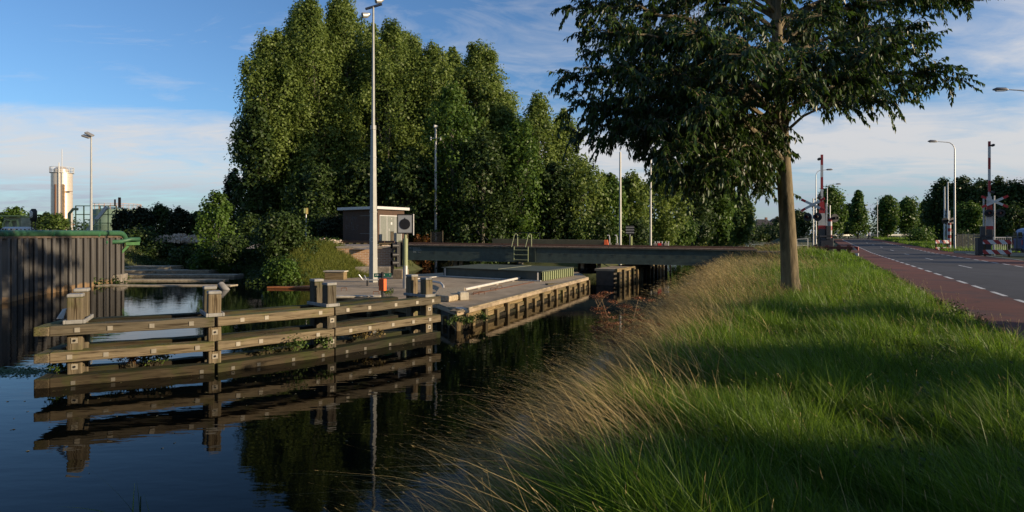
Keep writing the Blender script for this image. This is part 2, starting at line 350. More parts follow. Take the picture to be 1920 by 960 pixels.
def cracks(m, sc_=.45, w=.012, k=.55):
    nt = m.node_tree; L = nt.links.new; b = nt.nodes['Principled BSDF']; src = b.inputs['Base Color'].links[0].from_socket; tc = nt.nodes.new('ShaderNodeTexCoord')
    nz = nt.nodes.new('ShaderNodeTexNoise'); nz.inputs['Scale'].default_value = 1.2; L(tc.outputs['Object'], nz.inputs['Vector'])
    ad = nt.nodes.new('ShaderNodeVectorMath'); ad.operation = 'ADD'; L(tc.outputs['Object'], ad.inputs[0]); L(nz.outputs['Color'], ad.inputs[1])
    v = nt.nodes.new('ShaderNodeTexVoronoi'); v.feature = 'DISTANCE_TO_EDGE'; v.inputs['Scale'].default_value = sc_; L(ad.outputs[0], v.inputs['Vector'])
    r = nt.nodes.new('ShaderNodeValToRGB'); L(v.outputs['Distance'], r.inputs[0]); e = r.color_ramp.elements; e[0].color = (k,k,k,1); e[1].position = w; e[1].color = (1,1,1,1)
    v2 = nt.nodes.new('ShaderNodeTexVoronoi'); v2.distance = 'CHEBYCHEV'; v2.inputs['Scale'].default_value = .11; L(tc.outputs['Object'], v2.inputs['Vector'])
    sx = nt.nodes.new('ShaderNodeSeparateColor'); L(v2.outputs['Color'], sx.inputs[0]); r2 = nt.nodes.new('ShaderNodeValToRGB'); L(sx.outputs[0], r2.inputs[0]); e = r2.color_ramp.elements; e[0].color = (.72,.72,.74,1); e[1].color = (1.12,1.1,1.08,1)
    m1 = nt.nodes.new('ShaderNodeMix'); m1.data_type = 'RGBA'; m1.blend_type = 'MULTIPLY'; m1.inputs[0].default_value = 1; L(src, m1.inputs[6]); L(r.outputs[0], m1.inputs[7])
    m2 = nt.nodes.new('ShaderNodeMix'); m2.data_type = 'RGBA'; m2.blend_type = 'MULTIPLY'; m2.inputs[0].default_value = 1; L(m1.outputs[2], m2.inputs[6]); L(r2.outputs[0], m2.inputs[7]); L(m2.outputs[2], b.inputs['Base Color'])
cracks(ASPH); cracks(REDASPH, .35)
strip('bicycle_lane', .5*K, 2.55*K, REDASPH, 0)
strip('road', 2.55*K, 8.3*K, ASPH, 0)
strip('bicycle_lane', 8.3*K, 10.9*K, REDASPH, 0)
strip('road_marking', 2.55*K-.06, 2.55*K+.07, MARK, .005, dash=(2.5, 1.25), ys=(-99, 106))
strip('road_marking', 2.55*K-.06, 2.55*K+.07, MARK, .005, ys=(107, 160))
strip('road_marking', 8.3*K-.07, 8.3*K+.06, MARK, .005, dash=(2.5, 1.25), ys=(-99, 106))
strip('road_marking', 5.3*K-.05, 5.3*K+.05, MARK, .005, dash=(12, 3), ys=(30, 106))
EDGE = pm('pale concrete kerb', (.34,.33,.30), .8, 0, .2, 3)
strip('kerb_strip', 10.9*K, 11.1*K, EDGE, .03, ys=(45, 140))

# ------------------------------------------------------------------ foliage machinery
def unit(rng, n):
    v = rng.normal(size=(n, 3)); return v/np.linalg.norm(v, axis=1, keepdims=True)
def leaf_quads(rng, c, nrm, size, aspect=.6):
    n = len(c); u = np.cross(nrm, unit(rng, n)); u /= np.linalg.norm(u, axis=1, keepdims=True)+1e-9
    w = np.cross(nrm, u); s = size*(.6+.8*rng.random((n, 1))); a = aspect
    bend = nrm*s*.18
    V = np.stack([c-u*s*.5-bend, c+w*s*a*.5, c+u*s*.5-bend, c-w*s*a*.5], 1).reshape(-1, 3)
    Fc = np.arange(4*n).reshape(n, 4); return V, Fc
def cloud(rng, cen, rad, n_each, size, aspect=.65, upbias=.25, shell=2.4):
    Vs, As = [], []; cen = np.asarray(cen, float); rad = np.asarray(rad, float)
    k = len(cen); idx_ = np.repeat(np.arange(k), n_each); n = len(idx_)
    d = unit(rng, n); r = rng.random((n, 1))**(1/shell)
    lump = 1+.22*np.sin(d[:, :1]*6+idx_[:, None])*np.cos(d[:, 1:2]*7+idx_[:, None]*1.7)
    c = cen[idx_]+d*r*rad[idx_]*lump
    nrm = d+unit(rng, n)*.8+np.array([0, 0, upbias]); nrm /= np.linalg.norm(nrm, axis=1, keepdims=True)
    V, Fc = leaf_quads(rng, c, nrm, size, aspect)
    shade = np.clip(.45+.35*rng.standard_normal(k)*.6, 0, 1)[idx_]*.55+rng.random(n)*.45
    return V, Fc, np.clip(shade, 0, 1)
BARK = pm('bark', (.10,.082,.05), .95, 0, .35, 5, .8, (.06,.05,.033), .4, stretch=(1,1,.25))
BARK_GREY = pm('grey bark', (.13,.12,.09), .95, 0, .35, 4, .6, (.07,.06,.04), .4, stretch=(1,1,.3))
POPLAR = leafmat('poplar leaves', (.065,.110,.020), (.255,.325,.070), .48, .5, .35)
DARKLEAF = leafmat('dark leaves', (.022,.042,.010), (.065,.105,.020), .30, .5, .3)
GREENLEAF = leafmat('green leaves', (.036,.075,.010), (.12,.20,.030), .36, .5, .3)
LIMELEAF = leafmat('lime leaves', (.050,.095,.015), (.12,.17,.035), .3, .5, .3)
VERYDARK = leafmat('very dark leaves', (.010,.018,.007), (.026,.038,.014), .15, .6, .2)  # darkest of the leaf colours
def envelope(kind, t):
    if kind == 'round': return math.sin(math.pi*min(1, max(0, .10+.86*t)))**.6
    if kind == 'poplar': return (.72+.28*math.sin(math.pi*min(1, t*1.15)))*(1-(max(0, t-.5)/.5)**2.4*.62)
    if kind == 'cone': return (1-t)**.75*.95+.08 if t > .15 else .7+t*2
    return math.sin(math.pi*(.12+.85*t))**.5*(1-.25*t)
def tree(name, label, cat, base, H, W, kind='round', nclump=60, per=110, leaf=.35, lm=None, bark=None, group=None, seed=1, t0=.12, vert=1.0, crad=.17, lean=(0,0), D_=None):
    rng = np.random.default_rng(seed); rd = random.Random(seed)
    root = thing(name, label, cat, base, rd.uniform(0, 6), group)
    cen, rad = [], []; D_ = D_ or W
    for i in range(nclump):
        t = (i+.5)/nclump; t = t**.85 if kind != 'poplar' else t
        e = envelope(kind, t); a = i*2.39996+rd.uniform(-.4, .4); q = math.sqrt(rd.uniform(.12, 1))
        rr = W*crad*rd.uniform(.6, 1.4)*(.55+.6*e)
        rho = max(0, W/2*e-rr*.8)*q
        zc = H*(t0+(1-t0)*t)-rr*vert*(1.0 if t > .8 else .1)
        cen.append((rho*math.cos(a)+lean[0]*t, rho*math.sin(a)+lean[1]*t, max(rr*.6, zc))); rad.append((rr, rr, rr*vert))
    V, Fc, at = cloud(rng, cen, rad, per, leaf)
    mesh_np('crown', V, Fc, lm, root, at)
    mb = MB(); r0 = max(.06, H*.017); top = H*.9
    tr = [Vector((lean[0]*t*t+rd.uniform(-.1,.1)*t, lean[1]*t*t+rd.uniform(-.1,.1)*t, top*t-.3*(1-t))) for t in (0, .12, .3, .5, .75, 1)]
    mb.tube(tr, [r0*1.5, r0*1.05, r0*.85, r0*.6, r0*.32, .03], 8)
    for i in range(0, nclump, 3):
        c = Vector(cen[i]); zz = max(H*t0*.8, c.z*rd.uniform(.45, .7)); tt = zz/top; s = Vector((lean[0]*tt*tt, lean[1]*tt*tt, zz))
        m_ = s.lerp(c, .5)+Vector((0, 0, rd.uniform(-.04, .03)*H)); mb.tube([s, m_, c], [r0*.35, r0*.22, r0*.06], 5, False)
    mb.build('trunk', bark or BARK_GREY, root, True)
    return root
def tree_px(name, label, cat, px, top, w, Y, lm, base=None, **k):
    b = D(px, HY, Y); z0 = float(ground_h(b.x, Y)) if base is None else base
    H = (CH-(top-HY)/F*Y)-z0; return tree(name, label, cat, (b.x, Y, z0), H, w/F*Y, lm=lm, **k)
def blades(rng, pos, hgt, wid, lean, curv, segs=3, lean_var=.35, taper=1.0):
    n = len(pos); hgt = np.broadcast_to(hgt, (n,)).astype(float); wid = np.broadcast_to(wid, (n,)).astype(float)
    th = rng.random(n)*2*np.pi; side = np.stack([np.cos(th), np.sin(th), np.zeros(n)], 1)
    ln = np.array(lean)[None, :2]+rng.normal(size=(n, 2))*lean_var; cv = curv*(.4+1.2*rng.random(n))
    rows = []
    for i in range(segs+1):
        t = i/segs; w = wid*(1-t**1.5)*.5*taper+wid*.04
        off = np.zeros((n, 3)); off[:, :2] = ln*((t*.45+t*t*cv[:, None]))*hgt[:, None]
        off[:, 2] = hgt*(t-.22*t*t*np.clip(np.hypot(ln[:, 0], ln[:, 1])*cv*1.6, 0, 3.2))
        c = pos+off; rows.append(c-side*w[:, None]); rows.append(c+side*w[:, None])
    V = np.stack(rows, 1).reshape(-1, 3); k = 2*(segs+1); b = np.arange(n)[:, None]*k
    Fc = np.concatenate([np.stack([b[:, 0]+2*i, b[:, 0]+2*i+1, b[:, 0]+2*i+3, b[:, 0]+2*i+2], 1) for i in range(segs)])
    tips = (rows[-2]+rows[-1])/2; pre = (rows[-4]+rows[-3])/2
    return V, Fc, tips, pre
class NP_:
    def __init__(s): s.V = []; s.F = []; s.A = []; s.n = 0
    def add(s, V, Fc, A): s.V.append(V); s.F.append(Fc+s.n); s.A.append(A); s.n += len(V)
    def build(s, name, m, parent=None): return mesh_np(name, np.concatenate(s.V), np.concatenate(s.F), m, parent, np.concatenate(s.A))
# ------------------------------------------------------------------ timber guide fence in the canal
def perp(a, b):                         # horizontal unit normal of a->b pointing away from the camera
    d = (Vector(b)-Vector(a)); d.z = 0; d.normalize(); n = Vector((-d.y, d.x, 0)); return n if n.y > 0 else -n
def guide_fence():
    A = [P(x, y, 0) for x, y in ((92, 727), (137, 722), (405, 699), (628, 667), (811, 636), (827, 633))]
    root = thing('timber_guide_fence', 'long weathered timber guide fence with three rails and pale capped posts standing in the canal', 'guide fence', A[1])
    q = lambda v: Vector(v)-root.location
    nrm = [perp(A[max(i-1, 0)], A[min(i+1, 5)]) for i in range(6)]
    PLATE = pm('bolt plate', (.30,.27,.21), .6, .1, .15, 9)
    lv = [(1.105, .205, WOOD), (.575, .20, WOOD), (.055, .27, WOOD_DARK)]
    for zc, h, m in lv:
        for off, row in ((.19, 'front'), (1.0, 'rear')):
            for i in ((1, 2, 3) if row == 'front' else (1, 2, 3)):
                a = A[0] if i == 1 else A[i]; b = A[5] if i == 3 else A[i+1]
                na, nb = (nrm[1] if i == 1 else nrm[i]), (nrm[4] if i == 3 else nrm[i+1])
                if row == 'rear' and i == 3 and zc > .3: b = b+(a-b)*.25
                if i == 1:
                    a = A[1]+(A[0]-A[1])*(1.0 if row == 'front' else .5)
                dv = (b-a).normalized()*.004
                rail = timber('rail', q(a+na*off+Vector((0,0,zc)))+dv, q(b+nb*off+Vector((0,0,zc)))-dv, .38 if row == 'front' else .30, h, m if row == 'front' else WOOD_DARK, root, .018, rough=.010)  # rear rails coloured darker, standing in for the front rails' shade
                if row == 'front':
                    L_ = (b-a).length
                    for t in ((.42, L_*.35, L_*.62, L_-.38) if i != 3 else (.34, .95, L_*.5, L_*.72, L_-.35)):
                        if (i*7+int(zc*10)+int(t*3)) % 6 == 0: continue
                        t += math.sin(i*5+zc*9+t)*.10; s = .09 if zc > .3 else .075
                        w = MB(); w.box((t, -.196, 0), (s, .014, s)); w.build('bolt_plate', PLATE if zc > .3 else pm('dull bolt plate', (.12,.11,.085), .7), rail)
        # end timbers that close the head of the fence
        s0 = A[0]+nrm[1]*.02; e0 = A[1]+(A[0]-A[1])*.45+nrm[1]*1.15
        u = (A[0]-A[1]).normalized()*.13
        timber('end_timber', q(s0+u+Vector((0,0,zc+.003))), q(e0+u+Vector((0,0,zc+.003))), .26, h-.02, m, root, .02, rough=.006)
    CAP = pm('weathered grey cap', (.25,.245,.225), .8, 0, .25, 6, .2)
    for i in (1, 2, 3, 4):
        for k, off in enumerate((.27, .92)):
            c = q(A[i]+nrm[i]*off); top = 1.70+(.06 if k else 0)+(.04*(i % 2))
            dx = (A[i+1]-A[i-1]).normalized() if i < 5 else Vector((1,0,0))
            po = timber('post', c+Vector((0,0,-1.2)), c+Vector((0,0,top)), (.26, .26)[0], .26, WOOD if i != 9 else WOOD_DARK, root, .025, up=tuple(dx), rough=.007)
            cap = MB(); an = math.atan2(dx.y, dx.x)
            cap.box((c.x, c.y, top+.035), (.27, .275, .07), an); cap.build('post_cap', CAP, root, bevel=.02)
            if k == 0:
                for zz in (.87, .34):
                    f = q(A[i]+nrm[i]*(off-.136))
                    w = MB(); w.box((f.x, f.y, zz), (.11, .012, .11), an); w.build('bolt_plate', PLATE, root)
                    w = MB(); w.disc((f.x-nrm[i].x*.01, f.y-nrm[i].y*.01, zz), .025, nrm[i], .02, 8); w.build('bolt', BLACK, root)
        c = q(A[i]+nrm[i]*.585); an = math.atan2(nrm[i].y, nrm[i].x)
        co = MB()
        for s in (-1, 1):
            t = Vector((-nrm[i].y, nrm[i].x, 0))*s*.165; co.box((c.x+t.x, c.y+t.y, 1.25), (1.0, .045, .08), an)
        for s in (-1, 1): co.box((c.x+nrm[i].x*.475*s, c.y+nrm[i].y*.475*s, 1.249), (.045, .285, .078), an)
        co.build('collar', CAP, root, bevel=.01)
        # cross timber under the rails between the two posts
        for zz in (.87, .33):
            timber('cross_timber', q(A[i]+nrm[i]*.44+Vector((0,0,zz))), q(A[i]+nrm[i]*.78+Vector((0,0,zz))), .2, .2, WOOD_DARK, root)
    return A, nrm
FA, FN = guide_fence()
# a scrap of paper stuck to the first post
r = thing('paper_sheet', 'white crumpled paper sheet caught on the left end post of the guide fence', 'paper', FA[1]+FN[1]*.25+Vector((-.22,-.06,1.30)))
mb = MB(); mb.add([(-.13,0,0),(.04,-.04,.01),(.10,-.02,.22),(-.02,.03,.20)]+[(-.13,.012,0),(.04,-.028,.01),(.10,-.008,.22),(-.02,.042,.20)], [(0,1,2,3),(7,6,5,4),(0,4,5,1),(1,5,6,2),(2,6,7,3),(3,7,4,0)])
mb.build('sheet', WHITE, r)

# ------------------------------------------------------------------ concrete pivot pier
ZD = .56
E = dict(A=P(857,586,ZD), B=P(1104,521,ZD), C=P(1082,509,ZD), Eb=P(900,507,ZD), G=P(800,513,ZD), H=P(606,524,ZD), I=P(598,541,ZD), J=P(602,557,ZD), K=P(690,560,ZD), L=P(820,572,ZD))
PIER = thing('bridge_pier', 'low concrete pier island with timber clad sides under the swing bridge', 'pier', (E['A'].x, E['A'].y, 0))
def pq(v): return Vector(v)-PIER.location
poly = [pq(E[k]) for k in 'A B C Eb G H I J K L'.split()]
cen = sum(poly, Vector())/len(poly)
DECKM = pm('worn concrete deck', (.33,.255,.165), .92, 0, .28, 1.1, .25, (.17,.13,.085), .5, detail=10)
mb = MB(); mb.prism([(p.x, p.y) for p in poly], ZD-.12, ZD); mb.build('deck_slab', DECKM, PIER, bevel=.02)
def inset(p, d): v = p-cen; v.z = 0; return p-v.normalized()*d
mb = MB(); mb.prism([(inset(p, .22).x, inset(p, .22).y) for p in poly], -1.4, ZD-.125); mb.build('core', pm('dark wet concrete', (.06,.052,.04), .9, 0, .3, 3), PIER)
WOODP = woodmat('pier timber', (.20,.155,.085), (.11,.085,.045), .5, (.10,.12,.03))
def clad(a, b, step, posts=True, cap=.14):
    a, b = Vector(a), Vector(b); a.z = b.z = 0; n = perp(a, b)
    if n.dot(cen-(a+b)/2) < 0: n = -n          # n points inwards
    d = (b-a); L_ = d.length; d.normalize(); rg = random.Random(int(L_*100))
    for zc, h, o in ((ZD-.20, .15, .10), (.22, .16, .06), (.03, .15, .02)):
        k = max(1, int(L_/3.2))
        for i in range(k):
            s = a+d*(L_*i/k+.012)+n*(o+.08); e = a+d*(L_*(i+1)/k-.012)+n*(o+.08); j = rg.uniform(-.012, .012)
            timber('waling', s+Vector((0,0,zc+j)), e+Vector((0,0,zc+j)), .16, h, WOODP if zc > .1 else WOOD_DARK, PIER, .015, rough=.006)
    if posts:
        m = max(2, int(L_/step))
        for i in range(m+1):
            c = a+d*(L_*i/m*.99+.1)+n*(.0)
            timber('pile', c+Vector((0,0,-1.2)), c+Vector((0,0,.30 if i % 2 else .43)), .15, .2, WOODP, PIER, .015, up=tuple(d))
    k = max(1, int(L_/4))
    for i in range(k):                         # the light coping along the deck edge
        s = a+d*(L_*i/k+.01)+n*.14; e = a+d*(L_*(i+1)/k-.01)+n*.14
        timber('coping', s+Vector((0,0,ZD+.025)), e+Vector((0,0,ZD+.025)), .26, .06, pm('sandy coping', (.27,.215,.135), .9, 0, .3, 3, .3, (.15,.12,.07), .5), PIER, .012)
g = lambda k: pq(E[k])
clad(g('A'), g('B'), 1.0); clad(g('L'), g('A'), .6); clad(g('K'), g('L'), 1.1); clad(g('J'), g('K'), 1.1)
mb = MB(); mb.prism([tuple(pq(P(x, y, ZD)))[:2] for x, y in ((812,563),(842,567),(873,560),(872,548),(822,549))], ZD, ZD+.22); mb.build('rubble_wedge', pm('sandy rubble', (.36,.29,.19), .95, 0, .4, 9, .8, (.2,.16,.1), .4), PIER, bevel=.05)
p = pq(P(868,562,ZD)); mb = MB(); mb.box((p.x, p.y, ZD+.15), (.34,.42,.30), R(20)); mb.build('kerb_block', CONC_LIGHT, PIER, bevel=.03)
p = pq(P(862,583,ZD)); mb = MB(); mb.box((p.x+.02, p.y+.3, ZD-.01), (.30,.46,.16), R(25)); mb.build('corner_stone', pm('chipped white stone', (.55,.5,.42), .9, 0, .3, 8, .4), PIER, bevel=.05)
p = pq(P(660,560,ZD)); mb = MB(); mb.box((p.x, p.y+.35, ZD+.045), (2.1,.34,.10), R(6)); mb.build('edge_stone', pm('edge stone', (.42,.38,.30), .9, 0, .35, 5, .5, (.2,.18,.12), .4), PIER, bevel=.04)
PIPEW = pm('dusty white pipe', (.55,.52,.46), .6, .1, .15, 6)
a, b = P(872,548,ZD), P(980,524,ZD); h = Vector((0,0,.12))
mb = MB(); mb.tube([pq(a)+h, pq(b)+h], .06, 8)
for t in (.2, .5, .8): c = pq(a.lerp(b, t)); mb.box((c.x, c.y, ZD+.05), (.1,.1,.10))
mb.build('deck_pipe', PIPEW, PIER, True)
mb = MB(); mb.tube([pq(P(770,531,ZD))+h, pq(P(815,533,ZD))+h, pq(P(826,535,ZD))+h, pq(P(831,540,ZD))+h*.8, pq(P(832,548,ZD))], .055, 8); mb.build('deck_pipe', PIPEW, PIER, True)
mb = MB()
for x, y in ((790,556),(840,549),(888,553),(898,552),(920,545),(932,541),(640,545),(700,552)):
    c = pq(P(x, y, ZD)); mb.tube([c, c+Vector((0,0,.12)), c+Vector((.22,.05,.12)), c+Vector((.22,.05,0))], .018, 5)
mb.build('mooring_staples', RUST, PIER)
a, b = pq(P(885,552,ZD)), pq(P(1000,529,ZD)); mb = MB(); mb.bar(a+Vector((0,0,.012)), b+Vector((0,0,.012)), .10, .024); mb.build('deck_rail', RUST, PIER)
a, b = pq(P(765,525,ZD)), pq(P(830,518,ZD)); mb = MB(); mb.bar(a+Vector((0,0,.02)), b+Vector((0,0,.02)), .12, .04); mb.build('deck_strip', PIPEW, PIER)
c = pq(P(1040,535,ZD)); mb = MB(); mb.box((c.x, c.y+.4, ZD+.04), (.9,.25,.07), R(30)); mb.build('loose_plank', WOOD, PIER, bevel=.02)

# the timber fender that leads on beyond the bridge
tf = thing('timber_fender', 'low sunlit timber fender wall in the canal just beyond the swing bridge', 'fender', P(1160,536,0))
fa, fb_ = P(1160,536,0)-tf.location, P(1249,515,0)-tf.location; fn = perp(fa, fb_); fn = fn if fn.x < 0 else -fn; fd = (fb_-fa).normalized(); fl_ = (fb_-fa).length
for zc, h in ((.90,.20),(.58,.16),(.30,.16),(.05,.16)):
    for i in range(4): timber('waling', fa+fd*(fl_*i/4+.01)+fn*.16+Vector((0,0,zc)), fa+fd*(fl_*(i+1)/4-.01)+fn*.16+Vector((0,0,zc)), .16, h, WOODP, tf, .015, rough=.008)
for i in range(13): c_ = fa+fd*(fl_*i/12); timber('pile', c_+Vector((0,0,-1)), c_+Vector((0,0,.80+.12*(i%2))), .17, .22, WOODP if i % 3 else WOOD_DARK, tf, .015, up=tuple(fd))
mb = MB(); mb.prism([tuple(v)[:2] for v in (fa+fn*.26, fb_+fn*.26, fb_+fn*1.5, fa+fn*1.5)], .86, .985); mb.build('walkway', DECKM, tf)
mb = MB(); mb.prism([tuple(v)[:2] for v in (fa+fn*.32, fb_+fn*.32, fb_+fn*1.4, fa+fn*1.4)], -1, .855); mb.build('core', MATS['dark wet concrete'], tf)
for k_, px_ in enumerate((1243, 1250, 1257)):
    pp = P(px_, 516-k_, 0)-tf.location; timber('pile', pp+Vector((0,0,-1)), pp+Vector((0,0,.9)), .1, .1, WOOD_DARK, tf)

# green steel hatch box on the pier
b0, b1, b2 = P(830,518,ZD), P(1015,527.5,ZD), P(1073,517.5,ZD)
hb = thing('steel_hatch_box', 'low dark green steel hatch box with pale ribbed end on the pier deck', 'hatch box', b1)
ux = (b0-b1); uy = (b2-b1); lx, ly = ux.length, uy.length; hgt = .54; ux.normalize(); uy.normalize()
def hp(a, b, z): return ux*a*lx+uy*b*ly+Vector((0,0,z))
mb = MB(); mb.prism([tuple(hp(a, b, 0))[:2] for a, b in ((0.01,.02),(1,.02),(1,1),(.01,1))], .01, hgt-.04); mb.build('body', DARKGREEN, hb)
mb = MB(); mb.prism([tuple(hp(a, b, 0))[:2] for a, b in ((-.01,-.01),(1.01,-.01),(1.01,1.01),(-.01,1.01))], hgt-.036, hgt); mb.build('lid', pm('lid green', (.075,.09,.065), .6, 0, .2, 1.5, 0, (.05,.045,.03), .3), hb)
mb = MB()
for i in range(15): c0 = hp(-.012, (i+.5)/15, .02); mb.bar(c0, c0+Vector((0,0,hgt-.08)), .08, .10, up=tuple(uy))
c0 = hp(-.012, .5, .02); mb.bar(hp(-.006,.01,.26), hp(-.006,.99,.26), .02, .44); mb.build('ribbed_end', PALEGREEN, hb)
mb = MB()
for t in (.03, .97): c0 = hp(t, -.004, .02); mb.bar(c0, c0+Vector((0,0,hgt-.07)), .07, .07)
mb.bar(hp(0,-.012,.03), hp(1,-.012,.03), .06, .05); mb.build('edge_bar', PIPEW, hb)
mb = MB(); mb.bar(hp(.42,.02,hgt+.012), hp(.42,.98,hgt+.012), .06, .02); mb.build('lid_seam', pm('worn lid seam', (.16,.17,.12), .6), hb)

# ------------------------------------------------------------------ the swing bridge
BL, BR_ = Vector((-8.1, 43, 0)), Vector((15.25, 38, 0)); bd = BR_-BL; BLEN = bd.length; ban = math.atan2(bd.y, bd.x)
BT = 2.28; tilt = .24/BLEN
br = thing('swing_bridge', 'long low dark green steel railway swing bridge crossing the canal', 'bridge', (BL.x, BL.y, BT)); br.rotation_euler = (0, tilt, ban)
def bxs(px):                            # distance along the near girder that a photo column meets
    k = (px-960)/F; return (k*BL.y-BL.x)/(bd.x-k*bd.y)*BLEN
mb = MB(); mb.box((BLEN/2, .0, -.50), (BLEN, .05, .96)); mb.box((BLEN/2, .0, -.985), (BLEN, .34, .035)); mb.box((BLEN/2, .0, -.017), (BLEN-.002, .34, .034)); mb.build('girder', DARKGREEN, br)
mb = MB(); mb.box((BLEN/2, 3.4, -.50), (BLEN, .05, .96)); mb.box((BLEN/2, 3.4, -.985), (BLEN, .34, .035)); mb.box((BLEN/2, 3.4, -.017), (BLEN-.002, .34, .034)); mb.build('girder', DARKGREEN, br)
mb = MB(); rg = random.Random(4)
for i in range(23): mb.box((.7+i*1.03, -.035, -.42), (.20, .02, .04)); mb.box((.7+i*1.03, -.035, -.52), (.16, .02, .03))
mb.build('bolt_row', pm('worn green steel', (.05,.06,.05), .6, .2, .3, 6), br)
mb = MB()
for i in range(2): mb.box((bxs(1003)+i*.0-.0, -.10, -.50), (.12, .14, .93))
mb.build('stiffener', DARKGREEN, br)
mb = MB()
for i in range(12): mb.box((.9+i*2, 1.7, -.6), (.12, 3.3, .5))
mb.build('cross_beams', DARKGREEN, br)
DECKW = pm('brown deck boards', (.13,.085,.06), .85, 0, .3, 3, .3, (.07,.05,.04), .5, stretch=(.6,3,1))
mb = MB(); k = 60
for i in range(k): mb.box((BLEN*(i+.5)/k, 1.7, .035+.004*(i % 3)), (BLEN/k-.03, 3.66, .06))
mb.build('deck', DECKW, br)
for y in (.95, 2.45):
    mb = MB(); mb.box((BLEN/2, y, .135), (BLEN, .07, .13)); mb.build('rail', pm('rail steel', (.16,.09,.06), .5, .6, .2, 8), br)
mb = MB(); mb.box((BLEN/2, .02, .085), (BLEN, .16, .05)); mb.build('kerb_angle', pm('worn kerb steel', (.30,.22,.15), .6, .2, .3, 3, 0, (.07,.05,.04), .4), br)
x0, x1 = bxs(905), bxs(1128)            # the long cable trough on the deck
mb = MB(); mb.box(((x0+x1)/2, 2.95, .31), (x1-x0, .5, .44)); mb.build('cable_trough', pm('brown green trough', (.075,.07,.04), .7, 0, .25, 2, 0, (.05,.035,.02), .4), br, bevel=.02)
mb = MB(); mb.add([(x1+.003,2.62,.10),(x1+.3,2.62,.10),(x1+.22,2.72,.54),(x1+.003,2.72,.54),(x1+.003,3.26,.10),(x1+.3,3.26,.10),(x1+.22,3.18,.54),(x1+.003,3.18,.54)], [(0,1,2,3),(7,6,5,4),(1,5,6,2),(0,4,5,1),(3,2,6,7),(0,3,7,4)]); mb.build('trough_end', ORANGE, br)
# maker's lines painted at the girder's left end
TXT = pm('faded white paint', (.33,.36,.34), .7, 0, .1, 5)
tx = bxs(786)
for zz, sp in ((-.16, ((-.7,.16),(-.45,.07),(-.32,.24),(-.02,.10))), (-.30, ((-.42,.34),(-.03,.08),(.09,.08))), (-.44, ((-.42,.22),(-.06,.20)))):
    mb = MB(); n_ = 0
    for s, w in sp:
        t = 0
        while t < w: mb.box((tx+s+t, -.031, zz), (.026, .006, .07)); mb.box((tx+s+t+.02, -.031, zz+(.02 if n_ % 2 else -.02)), (.03, .006, .02)); t += .055; n_ += 1
    mb.build('lettering', TXT, br)
# ladder
lx0 = bxs(968)
for dx in (0, .95):
    mb = MB(); X = lx0+dx
    mb.tube([(X-.28,-.24,.02),(X-.10,-.24,.80),(X,-.2,.93),(X+.10,-.10,.84),(X+.10,-.06,.03)], .032, 6); mb.build('handrail', PALEGREEN, br, True)
mb = MB()
for dx in (-.10, .86): mb.bar((lx0+dx,-.24,-.95), (lx0+dx,-.24,.05), .05, .09)
mb.build('stile', PALEGREEN, br)
for zz in (-.18, -.50, -.84):
    mb = MB(); mb.box((lx0+.38, -.26, zz), (.96, .22, .035)); mb.build('tread', PALEGREEN, br)
# pivot and bearing blocks
for px, w, z0 in ((1092, .9, .1), (1110, .35, .1)):
    mb = MB(); X = bxs(px); mb.lathe([(w*.75, -1.75), (w*.75, -1.65), (w*.5, -1.6), (w*.5, -1.02)], (X, 1.6, 0), 16); mb.build('pivot_column', BLACK, br, True)
for px in (848, 858, 1090, 1122):
    mb = MB(); mb.box((bxs(px), .9, -1.2), (.22, .3, .36)); mb.build('bearing_block', pm('bearing grey', (.3,.27,.2), .7, 0, .2, 6), br)
# abutment under the left end
BRICK = pm('pale brick wall', (.36,.22,.12), .9, 0, .15, 3)
def brickify(m, c1, c2, mortar, scale=1.0):
    nt = m.node_tree; L = nt.links.new; b = nt.nodes['Principled BSDF']; tc = nt.nodes.new('ShaderNodeTexCoord'); sx = nt.nodes.new('ShaderNodeSeparateXYZ'); L(tc.outputs['Object'], sx.inputs[0])
    ad = nt.nodes.new('ShaderNodeMath'); ad.operation = 'ADD'; L(sx.outputs[0], ad.inputs[0]); L(sx.outputs[1], ad.inputs[1]); cm = nt.nodes.new('ShaderNodeCombineXYZ'); L(ad.outputs[0], cm.inputs[0]); L(sx.outputs[2], cm.inputs[1])
    k = nt.nodes.new('ShaderNodeTexBrick'); L(cm.outputs[0], k.inputs[0]); k.inputs['Scale'].default_value = scale; k.inputs['Brick Width'].default_value = .23; k.inputs['Row Height'].default_value = .075; k.inputs['Mortar Size'].default_value = .009
    k.inputs['Color1'].default_value = (*c1,1); k.inputs['Color2'].default_value = (*c2,1); k.inputs['Mortar'].default_value = (*mortar,1)
    src = b.inputs['Base Color'].links[0].from_socket; mx = nt.nodes.new('ShaderNodeMix'); mx.data_type = 'RGBA'; mx.inputs[0].default_value = .75; L(src, mx.inputs[6]); L(k.outputs['Color'], mx.inputs[7]); L(mx.outputs[2], b.inputs['Base Color']); return m
brickify(BRICK, (.42,.22,.11), (.30,.16,.09), (.5,.46,.38), .62)
ab = thing('brick_abutment', 'pale brick bridge abutment wall with concrete coping beside the left bridge end', 'abutment', (-10.6, 43.4, 0), R(8))
mb = MB(); mb.box((.1, 1.6, .85), (3.8, 3.2, 2.5)); mb.build('wall', BRICK, ab)
mb = MB(); mb.box((.1, 1.6, 2.15), (3.95, 3.35, .12)); mb.build('coping', CONC, ab, bevel=.02)
mb = MB(); mb.box((.75, -.55, .55), (2.4, 1.0, .5)); mb.build('footing', CONC, ab, bevel=.04)
sb = thing('stone_block', 'squat sandy stone block on the pier below the brick abutment', 'stone block', P(744, 523, ZD), R(-15))
mb = MB(); mb.box((0, .5, .26), (.62, .8, .52)); mb.build('block', pm('sandy stone', (.38,.28,.16), .9, 0, .3, 5, .5, (.2,.15,.09), .4), sb, bevel=.05)
